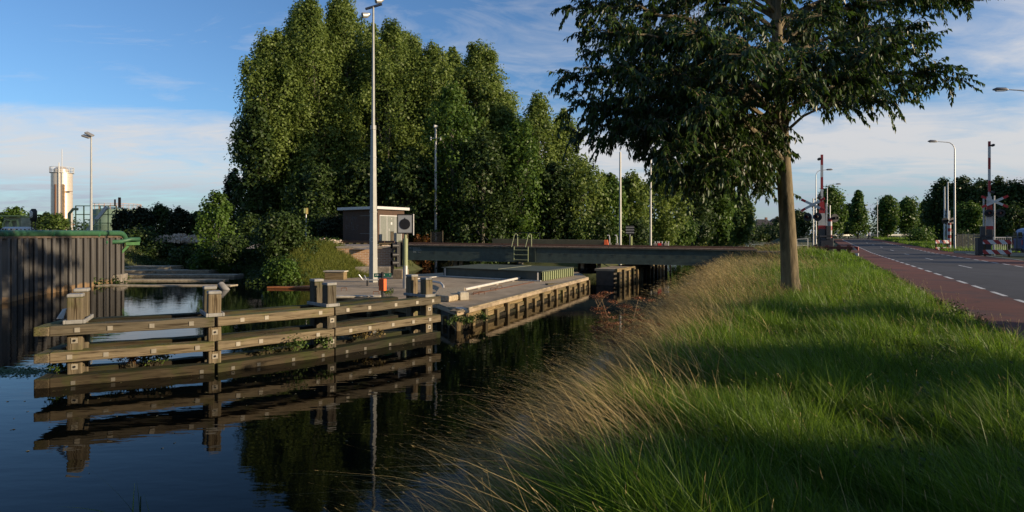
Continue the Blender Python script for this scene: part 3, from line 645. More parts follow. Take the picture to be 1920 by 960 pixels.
ra = thing('bridge_landing', 'dark timber bridge landing where the right bridge end meets the grassy bank', 'abutment', (15.0, 38.2, 0), ban)
mb = MB(); mb.box((1.3, 1.7, .55), (2.2, 4.6, 2.9)); mb.build('wall', pm('dark stained concrete', (.07,.06,.05), .9, 0, .3, 4), ra, bevel=.03)
# ------------------------------------------------------------------ masts and signal on the pier
mbase = P(700, 529, ZD); ym = mbase.y; MR = R(-35)
ms = thing('floodlight_mast', 'tall tapering grey steel mast with crossarm floodlights standing on the pier', 'mast', mbase, MR)
ztop = D(700, 12, ym).z-ZD; zj = D(700, 236, ym).z-ZD
MASTM = pm('mast grey paint', (.30,.30,.27), .45, .2, .12, 3)
mb = MB(); mb.add([(s_x*r_, s_y*r_, z_) for z_, r_ in ((0,.155),(zj,.09)) for s_x, s_y in ((-1,-1),(1,-1),(1,1),(-1,1))], [(0,1,5,4),(1,2,6,5),(2,3,7,6),(3,0,4,7),(4,5,6,7)]); mb.build('lower_column', MASTM, ms)
mb = MB(); mb.tube([(0,0,zj-.2),(0,0,zj+.02)], [.145,.145], 8); mb.build('joint_collar', MASTM, ms)
mb = MB(); mb.tube([(0,0,zj),(0,0,ztop)], [.085,.05], 8); mb.build('upper_column', MASTM, ms, True)
text_obj('letter', 'C', .34, WHITE, ms, (0, -.147, 2.2), (R(90), 0, 0))
c = math.cos(-MR); s_ = math.sin(-MR)
def unrot(v): return (v[0]*c-v[1]*s_, v[0]*s_+v[1]*c, v[2])
mb = MB(); mb.bar(unrot((-.42,.05,ztop-.12)), unrot((.46,-.05,ztop+.10)), .09, .10); mb.build('crossarm', pm('dark blue grey steel', (.05,.06,.08), .5, .2), ms)
for v, t in (((-.34,0,ztop-.46), -1), ((.36,0,ztop+.3), 1)):
    p = Vector(unrot(v)); mb = MB(); mb.tube([p+Vector(unrot((-.2,-.12,-.05))), p, p+Vector(unrot((.16,.08,.10)))], [.15,.14,.06], 14); fl = mb.build('floodlight', STEEL_GALV, ms, True)
    mb = MB(); mb.disc(p+Vector(unrot((-.205,-.125,-.052))), .135, unrot((-.2,-.12,-.05)), .02, 14); mb.build('lens', BLACK, fl)
for t in (.15, .45, .8):
    mb = MB(); r0 = .22-.095*t; r1 = (.155-.065*t)+.012; mb.box((0,0,zj*t), (2*r1,2*r1,.07)); mb.build('clamp_band', MASTM, ms)

sg = thing('canal_signal', 'pale green signal post with black disc on grey board and red hooded lamps', 'signal', (D(760,441,28).x, 28, ZD))
sy = lambda py: D(0, py, 28).z-ZD
mb = MB(); mb.tube([(0,0,0),(0,0,sy(498))], .12, 12); mb.build('foot', STEEL_GALV, sg, True)
mb = MB(); mb.tube([(0,0,sy(500)),(0,0,sy(447))], .115, 12); mb.tube([(0,0,sy(447)),(0,0,sy(438))], .06, 10); mb.build('post', PALEGREEN, sg, True)
bw = 27/F*28; bh = 34/F*28; zc = sy(420)
mb = MB(); mb.box((0,-.08,zc), (bw+.06,.05,bh+.06)); bo = mb.build('board', BLACK, sg)
mb = MB(); mb.box((0,-.112,zc), (bw-.04,.012,bh-.04)); mb.build('board_face', pm('grey board face', (.33,.34,.34), .5, 0, .1, 3), sg)
mb = MB(); mb.disc((0,-.124,zc-.01), .245, (0,-1,0), .012, 30); mb.box((0,-.124,zc+.26), (.03,.012,.05)); mb.build('disc', BLACK, sg)
mb = MB(); mb.tube([(bw/2+.05,-.06,zc-bh/2-.1),(bw/2+.05,-.06,zc+bh/2+.04)], .03, 6); mb.build('edge_tube', WHITE, sg)
mb = MB(); mb.tube([(-.02,-.02,sy(452)),(-.30,-.05,sy(452)),(-.30,-.05,sy(458))], .03, 6); mb.tube([(.13,0,sy(499)),(-.3,-.02,sy(499))], .035, 6); mb.build('bracket', PALEGREEN, sg)
mb = MB(); mb.box((-.30,-.03,sy(477)), (.16,.34,1.15), R(-35)); mb.build('signal_case', BLACK, sg, bevel=.02)
for i, py in enumerate((461, 478, 493)):
    z = sy(py); d = Vector((-.80,-.6,0)).normalized(); o = Vector((-.34,-.06,z))
    mb = MB(); mb.tube([o, o+d*.30+Vector((0,0,.0))], .13, 14, False); mb.tube([o+d*.30,o+d*.0], .125, 14, False); hd = mb.build('lamp_hood', BLACK, sg, True)
    mb = MB(); mb.disc(o+d*.16, .115, d, .03, 14); mb.build('lens', pm('red lens', (.25,.008,.012), .2, 0, .1, 5) if i != 1 else BLACK, hd)

rb = thing('lifebuoy_box', 'small orange red emergency box on a short post beside the guide fence', 'box', P(717, 560, ZD))
sc2 = rb.location.y/F
mb = MB(); mb.tube([(0,0,0),(0,0,1.02)], .05, 8); mb.build('post', BLACK, rb)
mb = MB(); mb.box((.02,-.06,.54), (.27,.16,.46), R(-30)); mb.build('box', ORANGE, rb, bevel=.02)
mb = MB(); mb.disc((.075,-.15,.40), .04, (.5,-.86,0), .02, 10); mb.build('lock', BLACK, rb)
gs = thing('green_name_sign', 'long narrow dark green sign board above the orange box', 'sign', (rb.location.x, rb.location.y+.1, ZD))
mb = MB(); mb.tube([(0,0,0),(0,0,.96)], .03, 8); mb.build('post', BLACK, gs)
mb = MB(); mb.add(*(lambda m: (m.v, m.f))(MB().box((0,-.05,.90), (.66,.03,.15), R(10)))); bd_ = mb.build('board', pm('sign green', (.012,.085,.06), .4, 0, .1, 4), gs)
mb = MB()
for i, (x, w) in enumerate(((-.26,.03),(-.22,.02),(-.185,.03),(-.15,.02),(-.115,.025),(-.08,.02),(-.01,.03),(.03,.02),(.065,.03),(.27,.015))):
    mb.box((x*math.cos(R(10))+.003, -.068+x*math.sin(R(10)), .905+(.008 if i % 2 else 0)), (w,.004,.045), R(10))
mb.build('lettering', WHITE, gs)
bc = thing('mooring_trestle', 'small bent steel mooring trestle on the pier at the foot of the tall mast', 'trestle', P(691, 536, ZD), R(10))
mb = MB(); mb.tube([(-.45,-.1,.55),(-.25,0,.28),(.55,0,.28)], .035, 6); mb.tube([(-.2,.1,.5),(-.1,0,.28)], .03, 6); mb.build('bar', STEEL_GALV, bc)
for x in (-.05, .5):
    mb = MB(); mb.tube([(x,0,0),(x,0,.27)], .05, 6); mb.build('leg', BLACK, bc)

# ------------------------------------------------------------------ brick hut
phi = R(35); hc = Vector((-10.35, 47, 0)); zb = float(ground_h(-11, 49)); zb = 2.38
hut = thing('brick_hut', 'small brick equipment hut with white flat roof edge and grey double door', 'hut', (hc.x, hc.y, zb-.1))
tr_ = Vector((math.sin(phi), math.cos(phi), 0)); tl = Vector((-math.cos(phi), math.sin(phi), 0)); LR, LL, HH = 2.85, 4.05, 2.72
HB = brickify(pm('brown hut brick', (.075,.042,.027), .9, 0, .2, 3), (.095,.048,.028), (.06,.034,.022), (.085,.072,.056), 1.0)
def hpnt(a, b, z): return tr_*a+tl*b+Vector((0,0,z))
mb = MB(); mb.prism([tuple(hpnt(a, b, 0))[:2] for a, b in ((0,0),(LR,0),(LR,LL),(0,LL))], 0, HH); mb.build('wall', HB, hut)
mb = MB(); mb.prism([tuple(hpnt(a, b, 0))[:2] for a, b in ((-.32,-.30),(LR+.32,-.30),(LR+.32,LL+.32),(-.32,LL+.32))], HH+.004, HH+.22); mb.build('roof', WHITE, hut, bevel=.015)
GREY = pm('grey door paint', (.155,.165,.14), .5, 0, .12, 3, 0, (.1,.1,.085), .2)
def fpanel(name, a0, a1, z0, z1, m, t=.03, out=.0): 
    b = MB(); b.prism([tuple(hpnt(a, q, 0))[:2] for a, q in ((a0,-out-t),(a1,-out-t),(a1,-out-.001),(a0,-out-.001))], z0, z1); return b.build(name, m, hut)
fpanel('door_frame', .20, 2.55, .12, 2.28, WHITE, .02)
d1 = fpanel('door_panel', .26, .92, .14, 2.22, GREY, .045)
d2 = fpanel('door', 1.00, 1.78, .22, 2.22, GREY, .05)
d3 = fpanel('door_panel', 1.86, 2.49, .14, 2.22, GREY, .045)
fpanel('notice', 1.32, 1.48, 1.55, 1.74, WHITE, .006, .051); fpanel('lamp', 1.37, 1.43, 1.98, 2.05, WHITE, .02, .051); fpanel('door_handle', 1.08, 1.13, 1.05, 1.25, WHITE, .03, .051)
for z in (.35, 1.75):                    # thin pale lines of the blind window on the dark side
    b = MB(); o = Vector((-tr_.x, -tr_.y, 0))*.012; b.bar(hpnt(0, .3, z*1.0+.5)+o, hpnt(0, 2.0, z+.5)+o, .02, .025); b.build('window_edge', pm('dull pale trim', (.25,.25,.22), .7), hut)
b = MB(); o = Vector((-tr_.x, -tr_.y, 0))*.006; rg = random.Random(2)
pts = []
for k in range(26):
    s = rg.uniform(2.35, 3.7); z = rg.uniform(1.0, 2.1); b.tube([hpnt(0, s, z)+o, hpnt(0, s+rg.uniform(-.15,.15), z+rg.uniform(.1,.35))+o, hpnt(0, s+rg.uniform(-.3,.1), z+rg.uniform(.05,.3))+o], .011, 3, False)
b.build('graffiti', pm('faded graffiti paint', (.15,.14,.13), .8), hut)
for k, (a, h) in enumerate(((.55,.95),(2.1,1.05))):
    t = thing('timber_stub', ('brown timber post stub in front of the hut near its corner', 'pale timber post stub in front of the hut beside the double door')[k], 'post', hc+tr_*a+tl*-1.0+Vector((0,0,zb-.1)), R(20))
    timber('post', (0,0,0), (0,0,h), .22, .22, WOOD, t)
    b = MB(); b.box((0,0,h+.03), (.25,.25,.05)); b.build('cap', WOOD_DARK, t)

# ------------------------------------------------------------------ sheet pile wall and its pipes
def sheet_wall():
    pts = [Vector((x, y, 0)) for x, y in WALL[1:]]
    root = thing('sheet_pile_wall', 'long corrugated dark steel sheet pile quay wall with rusty waterline', 'quay wall', pts[1])
    m = pm('sheet pile steel', (.105,.099,.090), .7, .1, .5, 1.3, .2, (.04,.035,.032), .5, stretch=(2,2,.12), detail=8)
    nt = m.node_tree; L = nt.links.new; b = nt.nodes['Principled BSDF']; src = b.inputs['Base Color'].links[0].from_socket
    g = nt.nodes.new('ShaderNodeNewGeometry'); s = nt.nodes.new('ShaderNodeSeparateXYZ'); L(g.outputs['Position'], s.inputs[0])
    n = nt.nodes.new('ShaderNodeTexNoise'); n.inputs['Scale'].default_value = 3; L(g.outputs['Position'], n.inputs['Vector'])
    a = nt.nodes.new('ShaderNodeMath'); a.operation = 'MULTIPLY_ADD'; L(n.outputs['Fac'], a.inputs[0]); a.inputs[1].default_value = -.28; L(s.outputs[2], a.inputs[2])
    r = nt.nodes.new('ShaderNodeValToRGB'); L(a.outputs[0], r.inputs[0]); e = r.color_ramp.elements; e[0].position = .04; e[0].color = (1,1,1,1); e[1].position = .16; e[1].color = (0,0,0,1)
    mx = nt.nodes.new('ShaderNodeMix'); mx.data_type = 'RGBA'; L(r.outputs[0], mx.inputs[0]); L(src, mx.inputs[6]); mx.inputs[7].default_value = (.26,.17,.09,1); L(mx.outputs[2], b.inputs['Base Color'])
    path = []; acc = 0; prof = [(0,0),(.30,0),(.40,.36),(.74,.36),(.84,0)]
    for i in range(len(pts)-1):
        d = pts[i+1]-pts[i]; L_ = d.length; d.normalize(); n_ = Vector((d.y, -d.x, 0))        # towards the water
        k = max(1, round(L_/.84)); sc_ = L_/(k*.84)
        for j in range(k):
            for (u, v) in prof[:-1]: path.append(pts[i]+d*(j*.84+u)*sc_+n_*(v-.13))
        path.append(pts[i+1]-n_*.13)
    mb = MB(); V = []
    for p in path: V += [p+Vector((0,0,-1))-root.location, p+Vector((0,0,2.86))-root.location]
    mb.add(V, [(2*i, 2*i+2, 2*i+3, 2*i+1) for i in range(len(path)-1)]); o = mb.build('sheet_piles', m, root)
    sd = o.modifiers.new('thick', 'SOLIDIFY'); sd.thickness = .03
    mb = MB()
    for i in range(0, len(path)-1, 4):
        p = path[i]-root.location; mb.box((p.x+.02, p.y-.02, .93), (.05,.05,3.82))
    mb.build('interlocks', pm('interlock steel', (.028,.024,.02), .8), root)
    mb = MB()
    for i in range(len(pts)-1): mb.bar(pts[i]+Vector((0,0,2.90))-root.location, pts[i+1]+Vector((0,0,2.90))-root.location, .46, .10)
    mb.build('capping_beam', pm('rusty brown cap', (.12,.085,.055), .8, 0, .3, 3), root)
    mb = MB(); a, c = pts[0], pts[2]
    for i in range(len(pts)-1):
        d = pts[i+1]-pts[i]; k = int(d.length/.34)
        for j in range(k):
            p = pts[i]+d*(j/k)-root.location+Vector((-.55,.25,0)); mb.box((p.x, p.y, 3.10), (.06,.06,.42), j*.7)
        mb.bar(pts[i]-root.location+Vector((-.55,.25,3.18)), pts[i+1]-root.location+Vector((-.55,.25,3.18)), .03, .04)
    mb.build('picket_row', BLACK, root)
    mb = MB(); p = D(226, 522, 40.0); p.z = .25; p -= root.location; mb.box((p.x+.1, p.y-.6, p.z), (1.0,1.6,.5), R(20)); mb.build('footing', CONC, root, bevel=.05)
    return root
sheet_wall()
r = thing('green_pipe', 'thick green pipe running along the top of the sheet pile wall and bending down', 'pipe', (-24, 35, 3))
q = lambda v: Vector(v)-r.location
mb = MB(); mb.tube([q((-22.0,14,3.06)), q((-22.6,26.6,3.07)), q((-23.9,30,3.09)), q(D(222,437,39)), q(D(229,438.5,39.5)), q(D(233,443,39.8)), q(D(236,449,40)), q(D(243,452,40)), q(D(262,451,40.2))], .165, 12); mb.build('pipe', GREENPIPE, r, True)
mb = MB()
for Y in (21, 27.5, 32, 36.5):
    x = np.interp(Y, [14, 26.6, 30, 39], [-22.0, -22.6, -23.9, -25.2]); p = q((x, Y, 3.05)); mb.tube([p-Vector((0,.06,0)), p+Vector((0,.06,0))], .20, 12)
mb.build('flange', pm('dark green flange', (.03,.12,.05), .5), r, True)
r = thing('green_branch_pipe', 'lower green pipe with diagonal bracket at the end of the sheet pile wall', 'pipe', (-25, 39, 2.7)); q = lambda v: Vector(v)-r.location
mb = MB(); mb.tube([q(D(166,454.5,36)), q(D(190,455,37.4)), q(D(205,453.5,38.2)), q(D(226,453,39.0)), q(D(246,448.5,39.6)), q(D(263,448.5,39.8))], .13, 10); mb.build('pipe', GREENPIPE, r, True)
mb = MB(); mb.bar(q(D(227,475,39.6)), q(D(247,454,39.9)), .13, .13); mb.bar(q(D(236,457,39.6)), q(D(262,456.5,40.0)), .14, .2); mb.build('bracket', pm('bright green bracket', (.07,.18,.06), .45), r)

# ------------------------------------------------------------------ stepped sill in the side basin, stump, plank
st = thing('stepped_sill', 'broad concrete sill of seven shallow steps in the shaded side basin', 'steps', (-20, 42, 0)); q = lambda v: Vector(v)-st.location
ST = pm('gritty step concrete', (.34,.29,.20), .95, 0, .35, 5, .5, (.17,.14,.09), .45)
for i, (y, z, px) in enumerate(((535,.05,432),(525,.08,412),(515.5,.16,440),(507,.22,392),(499.5,.28,320),(493,.34,276),(488,.42,252))):
    a = P(226, y, z); b = P(px, y, z); mb = MB(); w = .8+.28*i
    mb.prism([tuple(q(v))[:2] for v in (a-Vector((1.5,0,0)), b, b+Vector((.1,w,0)), a+Vector((-1.5,w,0)))], -.6, z); mb.build('step', ST, st, bevel=.03)
stp = thing('leaning_stump', 'grey rounded post stump leaning out of the water in front of the sill', 'stump', P(420, 543, 0)); 
mb = MB(); mb.tube([(.45,0,-.5),(.1,0,-.02),(-.22,.05,.30),(-.26,.06,.36)], [.19,.19,.185,.13], 14); mb.build('stump', pm('grey stump', (.22,.21,.19), .7, 0, .2, 5), stp, True)
pk = thing('rusty_plate', 'rust orange steel plate lying low on the water at the pier edge', 'plate', P(578, 541, .0))
a = Vector((0,0,0)); mb = MB(); mb.prism([(-2.3,-.05),(.3,-.35),(.3,.9),(-.3,.6)], .02, .12); mb.build('plate', pm('rust orange', (.42,.15,.05), .8, 0, .3, 3), pk)
tb = thing('timber_edging', 'short pale timber edging box at the grassy bank beside the pier', 'edging', P(624, 525, ZD)+Vector((0,.3,0)), R(-6))
mb = MB(); mb.box((0,.2,.20), (1.1,.5,.40)); mb.build('box', WOODP, tb, bevel=.02); mb = MB(); mb.box((0,.2,.45), (1.2,.6,.06)); mb.build('top_board', CONC_LIGHT, tb)

# ------------------------------------------------------------------ things behind the bridge
def lattice_gate():
    Y0, Y1 = 56.5, 54.0; a = D(862, 452, Y0); b = D(1012, 452, Y1); a.z = b.z = 2.3-.2
    r = thing('black_railing', 'black steel railing with diagonal braces behind the swing bridge', 'railing', a); v = b-a
    mb = MB(); mb.bar((0,0,1.12), v+Vector((0,0,1.12)), .07); mb.bar((0,0,.35), v+Vector((0,0,.35)), .05); mb.build('top_rail', BLACK, r)
    for i in range(8):
        p = v*(i/7); mb = MB(); mb.bar(p, p+Vector((0,0,1.14)), .08); mb.build('post', BLACK, r)
    for i in range(7):
        p = v*(i/7); p2 = v*((i+.85)/7); mb = MB(); mb.bar(p+Vector((0,0,1.1)), p2+Vector((0,0,.05)), .06); mb.build('brace', BLACK if i > 3 else STEEL_GALV, r)
    return r
lattice_gate()
r = thing('lattice_panel', 'dark diagonal lattice panel beside the reddish bushes', 'fence panel', D(819, 456, 54)); r.location.z = 2.25
mb = MB(); w, h = 22/F*54, 1.05
for i in range(-5, 10):
    x0 = -w/2+i*.12; x1 = x0+h*.6; a0, a1 = max(x0, -w/2), min(x1, w/2)
    if a1 > a0: mb.bar((a0,0,(a0-x0)/.6), (a1,0,(a1-x0)/.6), .05, .03, up=(0,1,0))
mb.build('lattice', BLACK, r); mb = MB(); mb.bar((w/2,0,0),(w/2,0,h+.1),.09); mb.bar((-w/2,0,0),(-w/2,0,h),.05); mb.build('post', WOOD, r)
def mast(label, px, top, Y, rad, cross=None, lamps=False, name='slender_mast'):
    b = D(px, HY, Y); zb = float(ground_h(b.x, Y)); H = D(px, top, Y).z-zb
    r = thing(name, label, 'mast', (b.x, Y, zb), group=None)
    mb = MB(); mb.tube([(0,0,-.1),(0,0,H*.3),(0,0,H)], [rad*1.15, rad, rad*.7], 8); mb.build('pole', pm('white grey mast', (.50,.48,.42), .5, .1, .12, 2), r, True)
    mb = MB(); mb.box((0,0,.5), (rad*3,rad*3,.9)); mb.build('base_box', STEEL_GALV, r, bevel=.02)
    if cross:
        z = D(px, cross, Y).z-zb; mb = MB(); mb.bar((-.45,0,z-.02),(.45,0,z+.02),.05); mb.build('crossarm', STEEL_GALV, r)
        for s in (-.45, .45): mb = MB(); mb.tube([(s,0,z+.1),(s,-.05,z-.22)], .07, 8); mb.build('lamp', WHITE, r)
        mb = MB(); mb.tube([(-.15,-.1,H+.05),(.12,.05,H+.02)], .14, 10); mb.build('camera_head', WHITE, r, True)
    return r
mast('slender pale mast with small crossarm between the hut and the dark trees', 817, 238, 56, .125, 259)
mast('white mast without lamps behind the bridge, left one of the bare pair', 1163, 285, 56.5, .125)
mast('white mast without lamps behind the bridge, right one of the bare pair', 1220, 285, 57.5, .105)
r = thing('back_facing_sign', 'dark square sign seen from behind on a thin post between the bare masts', 'sign', (D(1181,0,57).x, 57, 1.6)); zt = D(0,424,57).z-1.6
mb = MB(); mb.tube([(0,0,0),(0,0,zt)], .04, 6); mb.build('post', STEEL_GALV, r); mb = MB(); mb.box((0,-.03,zt-.35), (.75,.03,.8)); mb.build('panel', BLACK, r)
mb = MB()
for z in (-.1, -.35, -.6): mb.box((0,-.055,zt+z), (.8,.02,.04))
mb.build('slat', STEEL_GALV, r)
mb = MB(); mb.box((.16,-.02,zt-1.5), (.16,.08,1.1)); mb.build('side_box', YELLOWPIPE, r)
labs = ['short white hooked bollard behind the deck beside the left bare mast', 'white hooked bollard close against the left bare mast', 'low white hoop near the right bare mast', 'low white hoop beside a red bollard behind the bridge', 'low hoop farthest along the pile heads behind the bridge']
for i, px in enumerate((1143, 1157, 1228, 1236, 1248)):
    r = thing('mooring_hoop', labs[i], 'mooring hoop', (D(px,0,54).x, 54, 1.5), group='mooring hoops behind the bridge deck')
    mb = MB(); h = 1.5 if i < 2 else .95; mb.tube([(0,0,0),(0,0,h*.85),(-.06,0,h),(-.2,0,h-.02)] if i < 2 else [(0,0,0),(0,0,h),(.25,0,h),(.25,0,.0)], .045, 6); mb.build('hoop', WHITE, r, True)
    mb = MB(); mb.box((0,0,.4), (.3,.3,.8)); mb.build('pile_head', (REDP if i == 3 else CONC), r)
labs = ['dark timber pile head at the right bridge end, nearest the bridge deck', 'second dark pile head from the bridge deck', 'third dark pile head from the bridge deck', 'fourth dark pile head, level with the tall grass', 'fifth dark pile head, standing higher than the rest', 'last dark pile head beside the tree trunk']
for i, (px, py, Y) in enumerate(((1421,461,42),(1430,463,42.5),(1438,459,44),(1446,458,45),(1453,457,46.5),(1461,458,48))):
    c = D(px, py, Y); r = thing('pile_head', labs[i], 'timber pile', (c.x, c.y, .9), group='dark pile heads by the right bridge end')
    timber('post', (0,0,0), (0,0,c.z-.9), .28, .28, WOOD_DARK, r); mb = MB(); mb.lathe([(.19,0),(.2,.05),(.15,.08)], (0,0,c.z-.9), 10); mb.build('cap', BLACK, r)
r = thing('mooring_posts', 'pair of weathered timber mooring posts with white flat caps in the reedy right bank', 'mooring posts', P(1312, 556, 0)); zt = D(0, 529, r.location.y).z
for i, (dx, dy, dz) in enumerate(((-.22,0,-.1),(.28,.35,.08))):
    timber('post', (dx,dy,-.8), (dx,dy,zt+dz), .2, .2, WOODP, r); mb = MB(); mb.box((dx-.12,dy,zt+dz+.03), (.5,.3,.05)); mb.build('cap', CONC_LIGHT, r, bevel=.01)
timber('cross_timber', (-.9,.1,zt-.28), (.4,.45,zt-.24), .12, .12, WOODP, r)
# rocks
def rocks(name, label, pts, n, size, m, seed, cat='rubble'):
    rng = random.Random(seed); mb = MB(); rp = np.random.default_rng(seed)
    base = [(-1,-1,-1),(1,-1,-1),(1,1,-1),(-1,1,-1),(-1,-1,1),(1,-1,1),(1,1,1),(-1,1,1)]
    for i in range(n):
        (cx, cy, cz, rx, ry, rz_) = pts[rng.randrange(len(pts))]
        a = rng.uniform(0, 6.28); q = math.sqrt(rng.random()); x = cx+rx*q*math.cos(a); y = cy+ry*q*math.sin(a); z = cz+rz_*(1-q*q)*rng.uniform(.75, 1.02)
        s = size*rng.uniform(.5, 1.5); rt = Matrix.Rotation(rng.uniform(0, 6), 3, Vector((rng.random(), rng.random(), rng.random()+.1)).normalized())
        mb.add([rt @ Vector((v[0]*s*rng.uniform(.5,1), v[1]*s*rng.uniform(.5,1), v[2]*s*rng.uniform(.4,.8)))+Vector((x, y, z)) for v in base], [(3,2,1,0),(4,5,6,7),(0,1,5,4),(1,2,6,5),(2,3,7,6),(3,0,4,7)])
    for (cx, cy, cz, rx, ry, rz_) in pts:
        mb.lathe([(rx*.85*math.cos(t), rz_*.6*math.sin(t)) for t in (0,.3,.6,.9,1.2,1.5)], (cx, cy, cz), 20)
    o = mb.build(name, m); tag(o, label, cat, kind='stuff'); return o
RUB = pm('pale rubble', (.46,.37,.28), .95, 0, .3, 2.5, .2, (.33,.22,.15), .35)
def at(px, Y, z=None): b = D(px, HY, Y); return (b.x, Y, 2.3 if z is None else z)
rocks('rubble', 'pale rubble mounds behind the dark bank on the left', [(*at(312,62),1.6,1.0,.55),(*at(338,64),1.5,1.0,.75),(*at(362,63),1.0,.8,.6),(*at(388,62),1.3,.8,.75),(*at(455,60),2.6,1.0,.55)], 900, .17, RUB, 3)
rocks('rubble', 'pale gravel mound with dry grass in front of the brick hut', [(*at(612,45.5,2.0),2.0,1.2,.72),(*at(655,45,1.9),1.6,1.0,.38),(*at(690,44.6,1.9),1.3,.9,.36),(*at(722,44.8,2.0),.7,.7,.2)], 1300, .085, RUB, 5)
mb = MB(); a = Vector((-9.2, 44.6, 0)); dirl = Vector((-.95, .312, 0)); nn_ = Vector((.312, .95, 0))
V = []
for i in range(31):
    c = a+dirl*(i*.36); V += [(c.x-nn_.x*2.0, c.y-nn_.y*2.0, 2.0), (c.x+nn_.x*.0-nn_.x*.9, c.y-nn_.y*.9, 2.34), (c.x+nn_.x*1.9, c.y+nn_.y*1.9, 2.34), (c.x+nn_.x*3.2, c.y+nn_.y*3.2, 2.0)]
mb.add(V, [(4*i+j, 4*i+j+1, 4*i+j+5, 4*i+j+4) for i in range(30) for j in range(3)]); tag(mb.build('ballast_bed', pm('grey ballast', (.27,.23,.19), .95, 0, .5, 14, .8, (.4,.34,.28), .4)), kind='structure')
r = thing('railway_track', 'rusty railway track with sleepers leading from the hut to the bridge', 'railway track', (a.x, a.y, 2.34))
for s in (-.2, 1.25):
    mb = MB(); mb.bar(nn_*s+Vector((0,0,.17)), nn_*s+dirl*10.6+Vector((0,0,.17)), .07, .14); mb.build('rail', MATS['rail steel'], r)
mb = MB()
for i in range(17): mb.bar(dirl*(i*.62+.3)-nn_*.75+Vector((0,0,.03)), dirl*(i*.62+.3)+nn_*1.8+Vector((0,0,.03)), .24, .14)
mb.build('sleepers', WOOD_DARK, r)
# signal cabinet, yellow marker by the bushes
r = thing('relay_cabinet', 'small pale relay cabinet among the bushes left of the hut', 'cabinet', at(499, 58, 2.3), R(25)); mb = MB(); mb.box((0,0,.75), (.8,.5,1.1)); mb.build('body', WHITE, r, bevel=.02); mb = MB(); mb.box((0,0,.1), (.7,.4,.22)); mb.build('plinth', CONC, r); mb = MB(); mb.box((.0,-.265,.75), (.36,.012,.9)); mb.build('door', pm('cream door', (.6,.58,.4), .5), r)
r = thing('yellow_marker_post', 'thin post with a yellow marker plate rising behind the bush left of the hut', 'marker', at(574, 50, 1.9)); zt = D(0,390,50).z-1.9
mb = MB(); mb.tube([(0,0,0),(0,0,zt)], .035, 6); mb.build('post', STEEL_GALV, r); mb = MB(); mb.box((.08,-.05,zt-.25), (.17,.03,.5)); mb.build('plate', pm('yellow plate', (.62,.48,.16), .5), r); mb = MB(); mb.box((-.10,-.05,zt-.22), (.13,.03,.42)); mb.build('plate', YELLOWPIPE, r)
# ------------------------------------------------------------------ the works on the left
def silo():
    Y = 120; c = D(116, HY, Y); z0 = 2.2; k = Y/F; rr = 16.8*k; H = D(0, 325, Y).z-z0
    r = thing('silo', 'tall white cylindrical silo with railing and dome on top, left of the lamp post', 'silo', (c.x, Y, z0))
    m = pm('cream silo steel', (.62,.54,.44), .35, .35, .05, .8)
    pr = [(rr, 0)]; n = 16
    for i in range(n): pr += [(rr, H*(i+.94)/n), (rr+.03, H*(i+.96)/n), (rr, H*(i+.98)/n)]
    mb = MB(); mb.lathe(pr, (0,0,0), 40); mb.build('shell', m, r, True)
    mb = MB(); mb.lathe([(rr+.25, H), (rr+.25, H+.08)], (0,0,0), 32); mb.build('top_platform', STEEL_GALV, r)
    mb = MB(); mb.lathe([(1.25, H+.09), (1.25, H+.75), (.9, H+1.15), (.3, H+1.35)], (-.1,0,0), 20); mb.build('dome', m, r, True)
    mb = MB()
    for i in range(22):
        a = 2*math.pi*i/22; x, y = (rr+.2)*math.cos(a), (rr+.2)*math.sin(a); mb.tube([(x,y,H),(x,y,H+1.15)], .035, 4)
    for z in (.6, 1.15): mb.tube([((rr+.2)*math.cos(2*math.pi*i/24), (rr+.2)*math.sin(2*math.pi*i/24), H+z) for i in range(25)], .035, 4, False)
    mb.build('railing', WHITE, r)
    for x, y0_, y1, w, mm in ((1.15, 0, D(0,282,Y).z-z0, .06, WHITE), (.75, 0, H+1.9, .09, STEEL_GALV), (.15, 2, H-2.3, .12, RUST)):
        yy = -math.sqrt(rr*rr-x*x)-.2; mb = MB(); mb.tube([(x,yy,y0_),(x,yy,y1)], w, 6); mb.build('pipe', mm, r)
    mb = MB(); mb.box((1.35,-math.sqrt(rr*rr-1.35**2)-.3,H*.45), (.5,.3,H*.75)); mb.build('ladder_cage', pm('rusty cage', (.36,.24,.14), .8, 0, .4, 3), r)
    mb = MB(); mb.box((2.0,-.9,H*.72), (1.0,.8,.08)); mb.box((2.2,-.9,H*.22), (1.3,1.2,.1)); mb.build('landing', RUST, r)
    return r
silo()
def box_frame(mb, w, d, h, nx_, nz, t=.09, y=0):
    for i in range(nx_+1): mb.bar((w*i/nx_-w/2, y, 0), (w*i/nx_-w/2, y, h), t)
    for j in range(1, nz+1): mb.bar((-w/2, y, h*j/nz), (w/2, y, h*j/nz), t)
Y = 100; k = Y/F
r = thing('green_tank', 'low wide pale green process tank with roof railing right of the silo', 'tank', (D(188,0,Y).x, Y+4, 2.2)); rr = 42*k; h = D(0,394,Y+4).z-2.2
mb = MB(); mb.lathe([(rr,0),(rr,h*.48),(rr+.05,h*.5),(rr,h*.52),(rr,h),(rr*.2,h+.5)], (0,0,0), 36); mb.build('shell', pm('sage green tank', (.17,.24,.17), .5, 0, .12, 1), r, True)
mb = MB()
for i in range(26): a = 2*math.pi*i/26; mb.tube([(rr*math.cos(a),rr*math.sin(a),h),(rr*math.cos(a),rr*math.sin(a),h+1.0)], .04, 4)
mb.tube([(rr*math.cos(2*math.pi*i/26),rr*math.sin(2*math.pi*i/26),h+1.0) for i in range(27)], .04, 4, False); mb.build('railing', pm('pinkish rail', (.45,.28,.2), .6), r)
